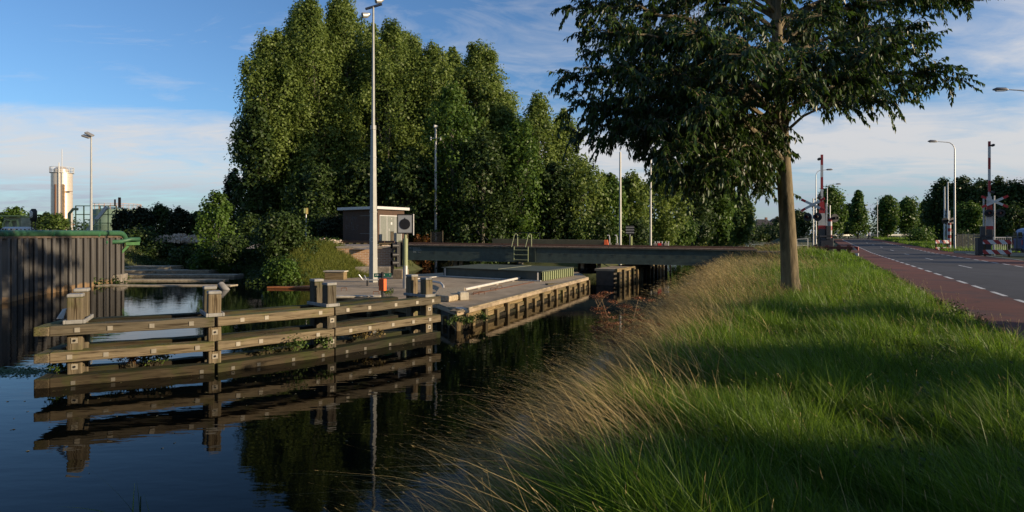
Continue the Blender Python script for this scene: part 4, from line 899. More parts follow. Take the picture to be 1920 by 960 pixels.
r = thing('pipe_rack', 'yellow green scaffold pipe rack in front of the green tank', 'pipe rack', (D(180,0,94).x, 94, 2.2)); mb = MB(); box_frame(mb, 76*94/F, 0, D(0,386,94).z-2.2, 5, 4, .13); mb.build('frame', YELLOWPIPE, r)
mb = MB(); box_frame(mb, 30*94/F, 0, 3.2, 3, 3, .1, -.8); mb.build('inner_frame', YELLOWPIPE, r)
w = 76*94/F/2; hh = D(0,386,94).z-2.2
mb = MB(); mb.bar((-2.0,-.4,.3),(1.9,-.4,hh-.2),.30,.5); mb.build('stair', WHITE, r)
mb = MB(); mb.tube([(-w-1.0,0,.2),(-w-1.0,0,hh-1.2),(-w-.4,0,hh-.5),(-w+.3,0,hh-.5)], .22, 8); mb.build('bent_pipe', PALEGREEN, r, True)
mb = MB(); mb.tube([(w-.2,0,hh),(w-.2,0,hh+1.0)], .12, 6); mb.tube([(w+.5,0,hh-.3),(w+.5,0,hh+1.3)], .2, 8); mb.build('vent', RUST, r)
r = thing('pipe_shed', 'small shed with bent yellow pipes at the far left', 'shed', (D(22,0,90).x, 90, 2.3)); w = 34*90/F; hh = D(0,405,90).z-2.3
mb = MB(); mb.box((0,1,hh/2), (w*.96,1.8,hh*.9)); mb.build('wall', pm('pale shed wall', (.34,.33,.22), .8, 0, .3, 1), r)
mb = MB(); mb.box((0,.6,hh), (w*1.05,3,.16)); mb.build('roof', YELLOWPIPE, r)
for x in (-w*.36, 0): mb = MB(); mb.tube([(x,-.3,0),(x,-.3,hh*.68),(x+.3,-.3,hh*.82),(x+w*.4,-.3,hh*.82),(x+w*.45,-.3,hh*.6),(x+w*.45,-.3,0)], .14, 8); mb.build('pipe', YELLOWPIPE, r, True)
r = thing('white_tank', 'low white horizontal tank between the shed and the willow', 'tank', (D(30,0,84).x, 84, 2.3)); mb = MB(); mb.tube([(-1.7,0,1.0),(-1.5,0,1.0),(2.0,0,1.0),(2.2,0,1.0)], [.5,.85,.85,.5], 16); mb.build('shell', WHITE, r, True)
for x in (-1, 1.3): mb = MB(); mb.box((x,0,.3), (.3,1.2,.7)); mb.build('saddle', CONC, r)
r = thing('railway_signal', 'small railway signal with white oval head on a lattice post at the far left', 'signal', (D(63,0,70).x, 70, 2.4)); hh = D(0,398,70).z-2.4
mb = MB()
for x in (-.2, .2): mb.bar((x,0,0),(x,0,hh-.7),.07)
for i in range(4): mb.bar((-.2,0,i*.5+.2),(.2,0,i*.5+.45),.05)
mb.build('post', BLACK, r); mb = MB(); mb.tube([(0,0,hh-1.1),(0,0,hh-.9),(0,0,hh+.15),(0,0,hh+.4)], [.2,.34,.34,.2], 14); mb.build('head', BLACK, r, True)
mb = MB(); mb.tube([(0,-.28,hh-.62),(0,-.34,hh-.5),(0,-.34,hh),(0,-.28,hh+.12)], [.08,.16,.16,.08], 10); mb.build('lens', WHITE, r, True)
r = thing('twin_lamp_post', 'tall slender post with twin floodlights behind the sheet pile wall', 'lamp post', (D(171,0,62).x, 62, 2.5)); hh = D(0,257,62).z-2.5
mb = MB(); mb.tube([(0,0,0),(0,0,hh)], [.14,.07], 8); mb.build('pole', STEEL_GALV, r, True)
for sx, dz, sz in ((-.42,.05,1), (-.12,.28,1.1)):
    mb = MB(); mb.add(*(lambda m: (m.v, m.f))(MB().box((0,0,0), (.75,.5,.16)))); fo = mb.build('floodlight', pm('lamp housing', (.3,.29,.27), .4, .3), r, bevel=.04); fo.location = (sx,-.1,hh+dz); fo.rotation_euler = (R(20), R(18 if sx < -.3 else 28), R(10))
    mb = MB(); mb.box((0,0,-.09), (.6,.4,.03)); mb.build('lens', GLASSLAMP, fo)
mb = MB(); mb.bar((0,0,hh-.05),(-.35,-.08,hh+.02),.07); mb.build('bracket', BLACK, r)
# ------------------------------------------------------------------ road furniture on the right
LAMPM = pm('lamp post grey', (.42,.42,.41), .45, .3, .08, 3)
def lamp_post(label, px, top, Y, rz, arm=1.9, side=None):
    b = D(px, HY, Y); zb = float(road_y(Y)); H = D(px, top, Y).z-zb
    r = thing('street_lamp', label, 'street lamp', (b.x, Y, zb), rz, group='street lamps along the road')
    mb = MB(); pts = [(0,0,0),(0,0,H*.12)]; rad = [.11,.10]
    pts += [(0,0,H-.9)]; rad += [.06]
    for t in (20, 45, 70, 90): pts.append((.8*(1-math.cos(R(t))), 0, H-.9+.8*math.sin(R(t)))); rad.append(.045)
    pts.append((arm,0,H-.02)); rad.append(.04)
    mb.tube(pts, rad, 8); mb.build('pole', LAMPM, r, True)
    mb = MB(); mb.tube([(arm-.05,0,H-.03),(arm+.12,0,H+.0),(arm+.7,0,H+.03),(arm+.95,0,H+.0)], [.05,.13,.13,.05], 10); hd = mb.build('lamp_head', pm('lamp head grey', (.12,.12,.13), .4, .3), r, True)
    mb = MB(); mb.box((arm+.45,0,H-.10), (.6,.18,.05)); mb.build('lamp_glass', GLASSLAMP, hd)
    mb = MB(); mb.box((0,-.085,1.0), (.1,.05,.5)); mb.build('service_door', LAMPM, r)
    return r
lamp_post('tall street lamp with curved arm on the right between the striped posts', 1790, 265, 65, R(180), 1.9)
lamp_post('nearest street lamp, its head hanging in from the right edge of the view', 1936, 166, 43, R(172), 1.6)
lamp_post('street lamp behind the left raised barrier, arm over the road', 1530, 318, 93, R(0), 1.6)
lamp_post('farther street lamp beyond the left barrier, half hidden by a tree', 1551, 345, 117, R(0), 1.7)
lamp_post('distant plain street lamp in front of the row of round trees', 1645, 371, 140, R(75), .9)
STR = stripemat('barrier stripes', 'z', 1.9, .2)
def barrier(label, px, base, top, Y, z0, mir=1, wide=True, rz=0):
    b = D(px, HY, Y); r = thing('crossing_barrier', label, 'barrier', (b.x, Y, z0), rz, group='raised level crossing barriers'); H = D(px, top, Y).z-z0; k = Y/F
    mb = MB(); mb.box((-.35*mir,.25,.75), (.95,.7,1.5)); mb.build('machine_box', pm('dark machine grey', (.03,.03,.035), .5), r, bevel=.04)
    mb = MB(); mb.box((-.35*mir,.25,1.62), (1.1,.8,.12)); mb.build('box_lid', pm('dark lid', (.05,.05,.055), .5), r)
    za = 2.1; zm = za+(H-za)*.38
    mb = MB(); mb.add([(-.29,-.04,za),(.29,-.04,za),(.29,.04,za),(-.29,.04,za),(-.16,-.04,zm),(.16,-.04,zm),(.16,.04,zm),(-.16,.04,zm)], [(3,2,1,0),(4,5,6,7),(0,1,5,4),(1,2,6,5),(2,3,7,6),(3,0,4,7)])
    arm = mb.build('barrier_arm', STR, r)
    mb = MB(); mb.box((0,0,(zm+H)/2+.003), (.18,.07,H-zm)); mb.build('upper_arm', STR, r)
    for z in (H-.35, zm+.35): mb = MB(); mb.tube([(.0,-.06,z),(mir*.28,-.1,z)], .04, 6); mb.tube([(mir*.22,-.22,z),(mir*.22,.05,z)], .11, 10); mb.build('warning_lamp', BLACK, r, True)
    mb = MB(); mb.box((-.45*mir,.0,1.9), (.35,.3,1.1), 0); mb.box((.0,.06,1.55), (.5,.25,1.3)); mb.build('counterweight', pm('dark counterweight', (.045,.045,.045), .6), r, bevel=.03)
    mb = MB(); mb.bar((-.36*mir,.1,0), (-.36*mir,.1,za+(H-za)*.36), .10, .10) if wide else mb.bar((-.3*mir,.1,0),(-.3*mir,.1,3.4),.1,.1); mb.build('support_post', LAMPM, r)
    return r
barrier('raised red and white barrier beside the verge, left of the road', 1541, 470, 290, 48, 1.3, -1, rz=R(-12))
barrier('raised red and white barrier on the right of the road beside the white cross', 1855, 478, 265, 51, 1.3, 1, rz=R(-20))
def cross(label, px, py, Y, rz, post=True, sc_=1.0):
    b = D(px, py, Y); z0 = float(road_y(Y)); r = thing('crossing_sign', label, 'crossing sign', (b.x, Y, z0), rz, group='level crossing signs'); z = b.z-z0
    mb = MB(); mb.tube([(0,.08,0),(0,.08,z+.5)], .055, 8); mb.build('post', LAMPM, r, True)
    for s in (-1, 1):
        a = R(27)*s; L_ = 1.25*sc_
        d = Vector((math.cos(a), 0, math.sin(a))); y = -.02-.02*s
        mb = MB(); mb.bar((-d*L_*.62)+Vector((0,y,z)), d*L_*.62+Vector((0,y,z)), .03, .24*sc_, up=(0,1,0)) if False else mb.bar((-d*L_*.62)+Vector((0,y,z)), d*L_*.62+Vector((0,y,z)), .03, .24*sc_); pl = mb.build('cross_board', WHITE, r)
        for q in (-1, 1):
            mb = MB(); mb.bar(d*L_*.6201*q+Vector((0,y,z)), d*L_*q+Vector((0,y,z)), .03, .24*sc_); mb.build('red_end', REDP, pl)
    for s in (-1, 1):
        mb = MB(); mb.disc((s*.38,-.02,z-.95), .33, (0,-1,0), .05, 20); bk = mb.build('light_backing', BLACK, r)
        mb = MB(); mb.tube([(s*.38,-.05,z-.95),(s*.38,-.3,z-.93)], .13, 12, False); mb.build('hood', BLACK, bk)
        mb = MB(); mb.disc((s*.38,-.06,z-.95), .11, (0,-1,0), .02, 12); mb.build('lens', MATS['red lens'], bk)
    return r
cross('white diagonal cross sign with red ends in front of the right barrier', 1865, 378, 50.4, R(-24), sc_=.8)
cross('cross sign turned half away beside the left barrier', 1524, 384, 47.5, R(-50), sc_=.8)
def striped_post(label, px, Y, top, zst, light=True):
    b = D(px, HY, Y); z0 = 1.3; r = thing('striped_post', label, 'post', (b.x, Y, z0), group='red and white striped posts'); H = D(px, top, Y).z-z0; zs = D(px, zst, Y).z-z0
    mb = MB(); mb.tube([(0,0,0),(0,0,zs)], .16, 14); mb.build('sleeve', stripemat('post stripes'+str(px), 'z', .72, .1), r, True)
    mb = MB(); mb.tube([(0,0,zs),(0,0,H)], .05, 8); mb.build('pole', LAMPM, r)
    for s in (-1, 1):
        mb = MB(); mb.disc((s*.42,.05,H*.75), .34, (.1*s,-1,0), .06, 18); bk = mb.build('light_backing', BLACK, r)
        mb = MB(); mb.tube([(s*.42,.0,H*.75),(s*.42,-.28,H*.75)], .12, 10, False); mb.build('hood', BLACK, bk)
    mb = MB(); mb.bar((-.42,.03,H*.75),(.42,.03,H*.75), .06); mb.build('crossbar', BLACK, r)
    return r
striped_post('red and white striped signal post behind the timber rail at the left of the road', 1556, 49.5, 385, 410)
striped_post('red and white striped signal post across the road beside striped boards', 1780, 66, 395, 418)
BSTR = stripemat('diagonal board stripes', 'x', .75, .0, skew=.8, c2=(.62,.62,.62))
def board_fence(label, px, Y, w, zs, rz=0):
    b = D(px, HY, Y); r = thing('striped_board_fence', label, 'barricade', (b.x, Y, 1.3), rz, group='striped board fences')
    for z in zs: mb = MB(); mb.box((0,-.07,z), (w,.05,.34)); mb.build('board', BSTR, r)
    for s in (-.42, .42): timber('post', (w*s,0,-.05), (w*s,0,max(zs)+.2), .14, .14, WOOD_DARK, r)
    return r
board_fence('pair of diagonally striped boards on posts before the right barrier', 1869, 49.2, 1.9, (.35, 1.15), R(-20))
board_fence('smaller pair of striped boards beside the far striped post', 1766, 65.5, 1.7, (.25, 1.0), R(10))
r = thing('timber_rail_fence', 'dark red brown timber rail fence with thick posts at the left barrier', 'fence', (D(1556,0,46.5).x, 46.5, 1.3), R(-18)); RB = pm('red brown timber', (.10,.035,.025), .8, 0, .3, 4)
for i, x in enumerate((-1.7,-1.0,-.2,.6,1.3)): timber('post', (x,0,-.1), (x,0,.95), .24, .24, RB, r)
for z in (.75,): timber('rail', (-1.9,-.17,z), (1.5,-.17,z), .10, .20, RB, r)
mb = MB(); mb.box((1.65,-.15,.7), (.7,.06,.26), R(-55)); mb.box((1.65,-.15,.25), (.7,.06,.2), R(-55)); mb.build('striped_end', BSTR, r)
timber('brace', (-2.6,-.1,-.1), (-1.7,-.1,.7), .14, .14, RB, r)
r = thing('hoop_rail', 'thin white tubular hoop rail on the bank right of the tree trunk', 'rail', (D(1503,0,45).x, 45, 1.75)); mb = MB(); mb.tube([(-.35,0,0),(-.35,0,.95),(.45,0,1.0),(.45,0,0)], .03, 6); mb.tube([(-.35,0,.5),(.45,0,.5)], .02, 6); mb.build('hoop', WHITE, r, True); mb = MB(); mb.box((.05,0,.25), (.16,.1,.2)); mb.build('box', WHITE, r)
for i, (px, top, Y, lab) in enumerate(((1771, 350, 84, 'slim white pole behind the far striped post, left of a pair'), (1777, 341, 82, 'slim white pole behind the far striped post, taller of a pair'))):
    b = D(px, HY, Y); r = thing('slim_pole', lab, 'pole', (b.x, Y, 1.4)); mb = MB(); H = D(0, top, Y).z-1.4; mb.tube([(0,0,0),(0,0,H)], [.12,.07], 8); mb.build('pole', pm('white pole', (.6,.6,.57), .5), r, True); mb = MB(); mb.box((0,0,.4), (.3,.3,.8)); mb.build('foot', STEEL_GALV, r)
    for z in (2.1,): mb = MB(); mb.tube([(0,0,z),(.25,-.1,z)], .035, 6); mb.disc((.35,-.15,z), .24, (.3,-1,0), .2, 14); mb.build('signal_head', BLACK, r)
def mesh_fence(label, p0, p1, h, z0, n, group=None, sp=.16):
    a = Vector((p0[0], p0[1], z0)); v = Vector((p1[0]-p0[0], p1[1]-p0[1], 0)); r = thing('mesh_fence', label, 'fence', a, group=group); L_ = v.length
    m = pm('fence grey', (.13,.13,.12), .5, .4)
    for i in range(n+1): mb = MB(); mb.tube([v*(i/n), v*(i/n)+Vector((0,0,h+.08))], .035, 6); mb.build('post', m, r)
    mb = MB(); mb.bar(Vector((0,0,h)), v+Vector((0,0,h)), .045); mb.bar(Vector((0,0,.12)), v+Vector((0,0,.12)), .035)
    k = int(L_/sp)
    for i in range(k): mb.bar(v*(i/k)+Vector((0,0,.12)), v*(i/k)+Vector((0,0,h)), .014)
    mb.build('mesh_panel', m, r); return r
def X_(px, Y): return D(px, HY, Y).x
mesh_fence('grey bar fence right of the street lamp, behind the right barrier', (X_(1795,66),66), (X_(1850,58),58), 1.75, 1.35, 5)
mesh_fence('grey bar fence in front of the blue van at the right edge', (X_(1888,52),52), (X_(1990,46),46), 1.6, 1.3, 5)
r = thing('white_gate', 'small white railing gate behind the striped boards on the right', 'gate', (X_(1880,54),54,1.35)); mb = MB()
mb.tube([(-.85,0,0),(-.85,0,1.45),(.75,0,1.45),(.75,0,0)], .05, 6); mb.build('frame', WHITE, r); mb = MB()
for i in range(8): mb.tube([(-.68+i*.18,0,.25),(-.68+i*.18,0,1.42)], .022, 5)
mb.bar((-.85,0,.25),(.75,0,.25),.04); mb.build('bars', WHITE, r)
tag(mesh_np('concrete_strip', [(X_(1785,60),60,1.33),(X_(1990,52),52,1.33),(X_(1990,53.5),53.5,1.36),(X_(1785,62),62,1.36)], [(0,1,2,3)], EDGE), kind='structure')
for i, (p0, p1, hgt) in enumerate((((1792,57.5),(1860,54.5),.22), ((1745,72),(1800,69),.2), ((1880,50.8),(1960,49),.25))):
    a, b = Vector((X_(*p0),p0[1],1.3)), Vector((X_(*p1),p1[1],1.3)); r = thing('crossing_slab', ('pale concrete crossing edge slab left of the right barrier','distant pale crossing edge slab beside the far striped post','pale concrete slab at the foot of the blue van fence')[i], 'concrete slab', a)
    mb = MB(); mb.bar(Vector((0,0,hgt/2)), b-a+Vector((0,0,hgt/2)), .6, hgt); mb.build('slab', CONC_LIGHT, r, bevel=.02); mb = MB(); mb.bar(Vector((0,.0,hgt+.02)), b-a+Vector((0,0,hgt+.02)), .12, .04); mb.build('edge_rail', RUST, r)
# blue van
Y = 51; vx = X_(1906, Y); van = thing('blue_van', 'blue parked van behind the fence at the right edge', 'van', (vx+.1, Y, 1.3), R(-20)); BLUE = pm('blue van paint', (.012,.08,.26), .3, .1, .06, 2)
mb = MB(); prof = [(0,.45),(0,1.5),(.25,2.15),(.6,2.3),(3.6,2.3),(4.1,1.75),(4.9,1.4),(5.0,.45)]
V = [(x,-.95,z) for x, z in prof]+[(x,.95,z) for x, z in prof]; n = len(prof)
mb.add(V, [tuple(range(n)), tuple(range(n, 2*n))[::-1]]+[(i+n, (i+1)%n+n, (i+1)%n, i) for i in range(n)]); mb.build('body', BLUE, van, bevel=.07)
for x in (.9, 4.05):
    for s in (-.86, .86): mb = MB(); mb.tube([(x,s-.11,.35),(x,s+.11,.35)], .35, 18); w = mb.build('wheel', BLACK, van); mb = MB(); mb.tube([(x,s-.125,.35),(x,s+.125,.35)], .19, 12); mb.build('rim', STEEL_GALV, w)
mb = MB(); mb.add([(3.1,-.965,1.4),(4.3,-.965,1.4),(3.85,-.965,1.85),(3.1,-.965,2.05)], [(0,1,2,3)]); mb.build('side_window', pm('dark glass', (.01,.012,.014), .08), van)
mb = MB(); mb.box((-.015,-.5,1.7), (.02,.7,.5)); mb.box((-.015,.5,1.7), (.02,.7,.5)); mb.build('rear_window', MATS['dark glass'], van)
mb = MB(); mb.box((-.06,0,.5), (.14,1.9,.22)); mb.build('bumper', BLACK, van, bevel=.03)
for s in (-.85,.85): mb = MB(); mb.box((-.02,s,1.1), (.03,.12,.4)); mb.build('tail_light', REDP, van)
# guard rail along the far bend
gr = thing('guard_rail', 'long steel guard rail along the outside of the distant bend', 'guard rail', (0,0,0)); pts = []
for i, p in enumerate(RP):
    if p[1] > 118 and len(pts) < 45:
        o = -1.5; x = p[0]+math.cos(p[2])*o; y = p[1]-math.sin(p[2])*o; pts.append(Vector((x, y, float(road_y(y))+.05)))
gr.location = pts[0]; GM = pm('guard rail steel', (.42,.42,.38), .5, .4, .1, 2)
mb = MB()
for a, b in zip(pts[:-1], pts[1:]): mb.bar(a-pts[0]+Vector((0,0,.75)), b-pts[0]+Vector((0,0,.75)), .08, .36)
mb.build('rail_beam', GM, gr)
for a in pts[::2]: mb = MB(); mb.bar(a-pts[0], a-pts[0]+Vector((0,0,.72)), .1); mb.build('post', GM, gr)
# distant person on the road bend
pe = thing('person', 'distant person in a pale blue shirt and dark trousers walking at the road bend', 'person', (X_(1630,128), 128, float(road_y(128))), R(20))
def skin_body(root, name, joints, edges, rad, m):
    me = bpy.data.meshes.new(name); me.from_pydata(joints, edges, []); o = link(name, me, m, root); s = o.modifiers.new('skin', 'SKIN'); s.use_smooth_shade = True
    for i, v in enumerate(me.skin_vertices[0].data): v.radius = (rad[i], rad[i]); v.use_root = (i == 0)
    u = o.modifiers.new('sub', 'SUBSURF'); u.levels = 1; u.render_levels = 1; return o
J = [(0,0,.95),(0,0,1.2),(0,0,1.42),(0,0,1.53),(0,.0,1.66),(.10,0,.9),(.13,-.12,.5),(.14,-.05,.06),(.14,-.18,.03),(-.10,0,.9),(-.11,.12,.5),(-.12,.28,.1),(-.12,.18,.04),(.2,0,1.4),(.26,.08,1.12),(.27,-.02,.88),(-.2,0,1.4),(-.26,-.05,1.12),(-.25,-.2,.92)]
Eg = [(0,1),(1,2),(2,3),(3,4),(0,5),(5,6),(6,7),(7,8),(0,9),(9,10),(10,11),(11,12),(2,13),(13,14),(14,15),(2,16),(16,17),(17,18)]
rd_ = [.15,.15,.15,.06,.10,.10,.065,.045,.04,.10,.065,.045,.04,.07,.045,.035,.07,.045,.035]
skin_body(pe, 'body', J, Eg, rd_, pm('skin tone', (.45,.27,.2), .6))
mb = MB(); mb.tube([(0,0,.9),(0,0,1.15),(0,0,1.4),(0,0,1.48)], [.19,.20,.22,.12], 12); mb.build('shirt', pm('pale blue shirt', (.4,.45,.55), .8), pe, True)
mb = MB()
for s, j in ((1, ((.09,0,.95),(.13,-.12,.5),(.14,-.05,.1))), (-1, ((-.09,0,.95),(-.11,.12,.5),(-.12,.28,.14)))): mb.tube(j, [.13,.10,.08], 10)
mb.build('trousers', pm('dark trousers', (.03,.03,.045), .8), pe, True)
mb = MB(); mb.tube([(0,.02,1.68),(0,.02,1.76),(0,.02,1.79)], [.105,.10,.05], 10); mb.build('hair', BLACK, pe, True)
# far houses across the canal
for i, (px, Y, w, lab) in enumerate(((1429,215,9,'left far house with dark hipped roof at the end of the canal'), (1450,225,9,'right far house with steep dark roof at the end of the canal'))):
    z0 = 2.0; r = thing('house', lab, 'house', (X_(px,Y), Y, z0), R(12))
    mb = MB(); mb.box((0,0,1.6), (w*.9,6,3.2)); mb.build('wall', pm('pale house wall', (.42,.36,.24), .8, 0, .15, 1), r)
    hh = (3.2, 6.6)[1]-i*-.6; mb = MB(); mb.add([(-w/2-.3,-3.6,3.0),(w/2+.3,-3.6,3.0),(w/2+.3,3.6,3.0),(-w/2-.3,3.6,3.0),(-w*.22*(1-i*.9),0,hh),(w*.22*(1-i*.9),0,hh)], [(0,1,5,4),(1,2,5),(2,3,4,5),(3,0,4),(3,2,1,0)]); rf = mb.build('roof', pm('dark roof tiles', (.03,.028,.03), .7, 0, .2, 1), r)
    mb = MB(); mb.box((w*.2,.4,hh+.1), (.7,.6,1.2)); mb.build('chimney', pm('chimney brick', (.2,.1,.06), .8), rf)
    mb = MB(); mb.box((0,-3.62,2.95), (w+.7,.08,.22)); mb.build('gutter', WHITE, r)
    for x in (-w*.25, w*.2): mb = MB(); mb.box((x,-3.02,1.5), (1.8,.06,1.5)); mb.build('window', pm('dark window', (.02,.025,.03), .1), r); 
# ------------------------------------------------------------------ trees
G1 = 'tall poplars behind the hut'
PT = [(528,55,92,64,1.7,'leftmost tall poplar of the stand, its edge against the sky'),(562,2,100,69,1.9,'tall full poplar rising second from the left of the stand'),(600,-12,100,66,1.9,'very tall poplar left of the floodlight mast'),(655,-15,100,70,1.9,'tallest poplar directly beside the floodlight mast'),(722,25,95,66,1.8,'tall poplar just right of the floodlight mast'),(775,48,92,71,1.8,'poplar rising between the two tall masts'),(828,72,88,67,1.7,'poplar with a notched top above the slender mast'),(884,76,100,70,1.5,'poplar with the round topped pale crown right of the slender mast'),(928,150,80,66,1.4,'lower poplar on the right shoulder of the stand')]
for i, (px, top, w, Y, vt, lab) in enumerate(PT):
    tree_px('poplar_tree', lab, 'tree', px, top, w*1.95, Y, POPLAR, kind='poplar', nclump=120, per=370, leaf=.28, seed=10+i, t0=.10, vert=vt*(.75 if i % 2 else .95), crad=.125, lean=((-1)**i*1.1, .5), group=G1)
tree_px('poplar_tree', 'low spreading poplar at the left foot of the stand with branches over the sky', 'tree', 480, 185, 98, 60, DARKLEAF, kind='round', nclump=70, per=140, leaf=.36, seed=31, vert=1.2, crad=.15, group=G1)
BT = [(552,75,80,76),(575,30,80,78),(630,20,80,78),(700,35,80,78),(750,70,80,77),(805,95,80,77),(850,84,80,76),(910,140,70,76)]
for i, (px, top, w, Y) in enumerate(BT): tree_px('poplar_tree', ('rear poplar filling the gap beside the leftmost tall poplar','rear poplar in the gap between second and third tall poplars','rear poplar in the gap between the two tallest poplars','rear poplar just behind the floodlight mast','rear poplar in the gap right of the floodlight mast','rear poplar in the gap left of the slender mast','rear poplar in the gap right of the slender mast','rear poplar at the right shoulder of the stand')[i], 'tree', px, top, w*1.5, Y, POPLAR, kind='poplar', nclump=60, per=200, leaf=.42, seed=410+i, t0=.2, vert=1.6, crad=.15, group=G1)
MT = [(848,150,150,58,GREENLEAF,1.0,'broad dark green maple left of centre, behind the slender mast'),(905,235,140,55.5,DARKLEAF,1.1,'dark bushy tree behind the black railing'),(975,215,110,57,GREENLEAF,1.2,'bright green tree right of the dark bushy tree'),(1010,165,95,64,POPLAR,1.4,'pointed poplar right of the big stand'),(1055,200,100,66,POPLAR,1.4,'poplar whose crown meets the foreground tree on the left'),(1040,300,100,59,DARKLEAF,1.1,'low dark tree above the bridge ladder'),(768,270,120,57,DARKLEAF,1.2,'dark tree right behind the brick hut'),(690,280,120,58,DARKLEAF,1.2,'dark tree whose foliage frames the hut roof'),(600,300,130,57,DARKLEAF,1.2,'dark tree left of the hut under the poplars')]
for i, (px, top, w, Y, lm, vt, lab) in enumerate(MT):
    tree_px('broadleaf_tree', lab, 'tree', px, top, w*1.1, Y, lm, kind='round', nclump=62, per=170, leaf=.30, seed=50+i, t0=.08, vert=vt, crad=.16, group='trees behind the bridge')
RT = [(1092,285,115,60,POPLAR,'thin poplar behind the ladder under the foreground crown'),(1137,318,85,62,GREENLEAF,'greenish small tree beside the left bare mast'),(1185,318,80,64,POPLAR,'poplar between the two bare masts'),(1245,282,95,70,POPLAR,'poplar right of the bare masts behind hanging leaves'),(1300,300,95,115,DARKLEAF,'dark tree on the far canal bank behind hanging leaves'),(1345,330,80,120,GREENLEAF,'round green tree on the far canal bank'),(1385,360,60,150,LIMELEAF,'light green tree where the far bank bends away')]
for i, (px, top, w, Y, lm, lab) in enumerate(RT):
    tree_px('canal_tree', lab, 'tree', px, top, w*1.15, Y, lm, base=1.4, kind='round', nclump=48, per=150, leaf=.34*Y/65, seed=70+i, t0=.05, vert=1.4, crad=.17, group='trees along the far canal bank')
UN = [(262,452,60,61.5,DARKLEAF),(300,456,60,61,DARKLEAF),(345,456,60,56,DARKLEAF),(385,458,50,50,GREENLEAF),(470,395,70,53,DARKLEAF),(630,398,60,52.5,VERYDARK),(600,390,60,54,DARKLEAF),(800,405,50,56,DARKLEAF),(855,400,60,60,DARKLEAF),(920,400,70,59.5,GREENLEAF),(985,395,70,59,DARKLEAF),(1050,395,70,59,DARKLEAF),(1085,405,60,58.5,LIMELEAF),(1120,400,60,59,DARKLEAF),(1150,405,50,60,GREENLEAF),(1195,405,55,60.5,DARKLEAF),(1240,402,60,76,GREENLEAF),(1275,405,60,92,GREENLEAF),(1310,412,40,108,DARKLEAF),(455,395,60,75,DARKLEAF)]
ul = ['low dark bush just right of the sheet pile wall end','low dark bush on the basin bank below the rubble mounds','low dark bush on the bank left of the young green tree','low green bush at the foot of the bank under the young green tree','bush left of the rubble cabinet','very dark bush against the hut side','dark bush behind the yellow marker','dark bush behind the reddish shrubs','dark bush behind the left end of the black railing','green bush behind the middle of the black railing','dark bush behind the right end of the black railing','dark bush above the cable trough','lime tinted bush above the orange trough end','dark bush between trough and left bare mast','green bush at the left bare mast','dark bush between the bare masts','green bush on the bank right of the bare masts','green bush leaning over the canal behind the bridge','dark bush behind the bright far bank','dark bush below the isolated dark tree']
for i, (px, top, w, Y, lm) in enumerate(UN):
    tree_px('bush', ul[i], 'bush', px, top, w*1.3, Y, lm, base=1.6 if px > 1200 else None, kind='round', nclump=26, per=130, leaf=.24*Y/58, seed=90+i, t0=.0, vert=1.0, crad=.22, group='bushes under the trees')
# left distance
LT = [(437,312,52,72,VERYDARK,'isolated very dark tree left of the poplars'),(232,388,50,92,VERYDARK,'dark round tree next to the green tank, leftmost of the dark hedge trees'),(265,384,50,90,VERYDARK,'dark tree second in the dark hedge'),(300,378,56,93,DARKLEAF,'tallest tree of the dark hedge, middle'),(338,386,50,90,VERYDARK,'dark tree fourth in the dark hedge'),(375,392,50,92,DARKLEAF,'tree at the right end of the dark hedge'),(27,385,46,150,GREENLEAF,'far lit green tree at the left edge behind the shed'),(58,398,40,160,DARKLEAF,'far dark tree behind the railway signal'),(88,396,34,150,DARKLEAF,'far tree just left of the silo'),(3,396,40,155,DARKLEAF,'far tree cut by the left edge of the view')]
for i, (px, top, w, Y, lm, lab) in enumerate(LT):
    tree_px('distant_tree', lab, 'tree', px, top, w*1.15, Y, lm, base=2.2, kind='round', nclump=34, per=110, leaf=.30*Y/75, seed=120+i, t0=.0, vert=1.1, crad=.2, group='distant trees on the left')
tree_px('willow_bush', 'pale green willow shrub growing behind the sheet pile wall', 'shrub', 106, 398, 60, 60, LIMELEAF, base=2.4, kind='round', nclump=26, per=110, leaf=.22, seed=141, t0=.0, crad=.2)
tree_px('young_ash', 'bright green young tree on the dark bank left of the rubble', 'tree', 405, 352, 96, 50, GREENLEAF, kind='round', nclump=46, per=130, leaf=.24, seed=142, t0=.05, vert=1.1, crad=.17)
tree_px('elder_bush', 'large leafy green bush on the bank left of the gravel mound', 'bush', 528, 392, 118, 42, DARKLEAF, kind='round', nclump=54, per=150, leaf=.20, seed=143, t0=.0, vert=1.1, crad=.17, base=1.2)
tree_px('elder_bush', 'lower lit green bush at the water edge beside the large leafy bush', 'bush', 528, 484, 80, 38.2, GREENLEAF, kind='round', nclump=34, per=120, leaf=.17, seed=144, t0=.0, crad=.2, base=.0)
tree_px('elder_bush', 'green bush at the foot of the young tree on the dark bank', 'bush', 430, 440, 80, 47, DARKLEAF, kind='round', nclump=24, per=120, leaf=.2, seed=145, t0=.0, crad=.2, base=.9)
for i, (px, w, lab) in enumerate(((783,24,'reddish brown shrub left of the lattice panel'),(800,26,'orange brown shrub touching the lattice panel'),(843,30,'dry yellow shrub right of the lattice panel'))):
    tree_px('dry_shrub', lab, 'shrub', px, 436, w*1.2, 55, leafmat('dry rust leaves' if i < 2 else 'dry yellow leaves', (.14,.05,.015) if i < 2 else (.12,.10,.03), (.30,.13,.03) if i < 2 else (.25,.20,.06), .2), kind='round', nclump=14, per=120, leaf=.12, seed=150+i, t0=0, crad=.26, group='dry shrubs beside the lattice panel')
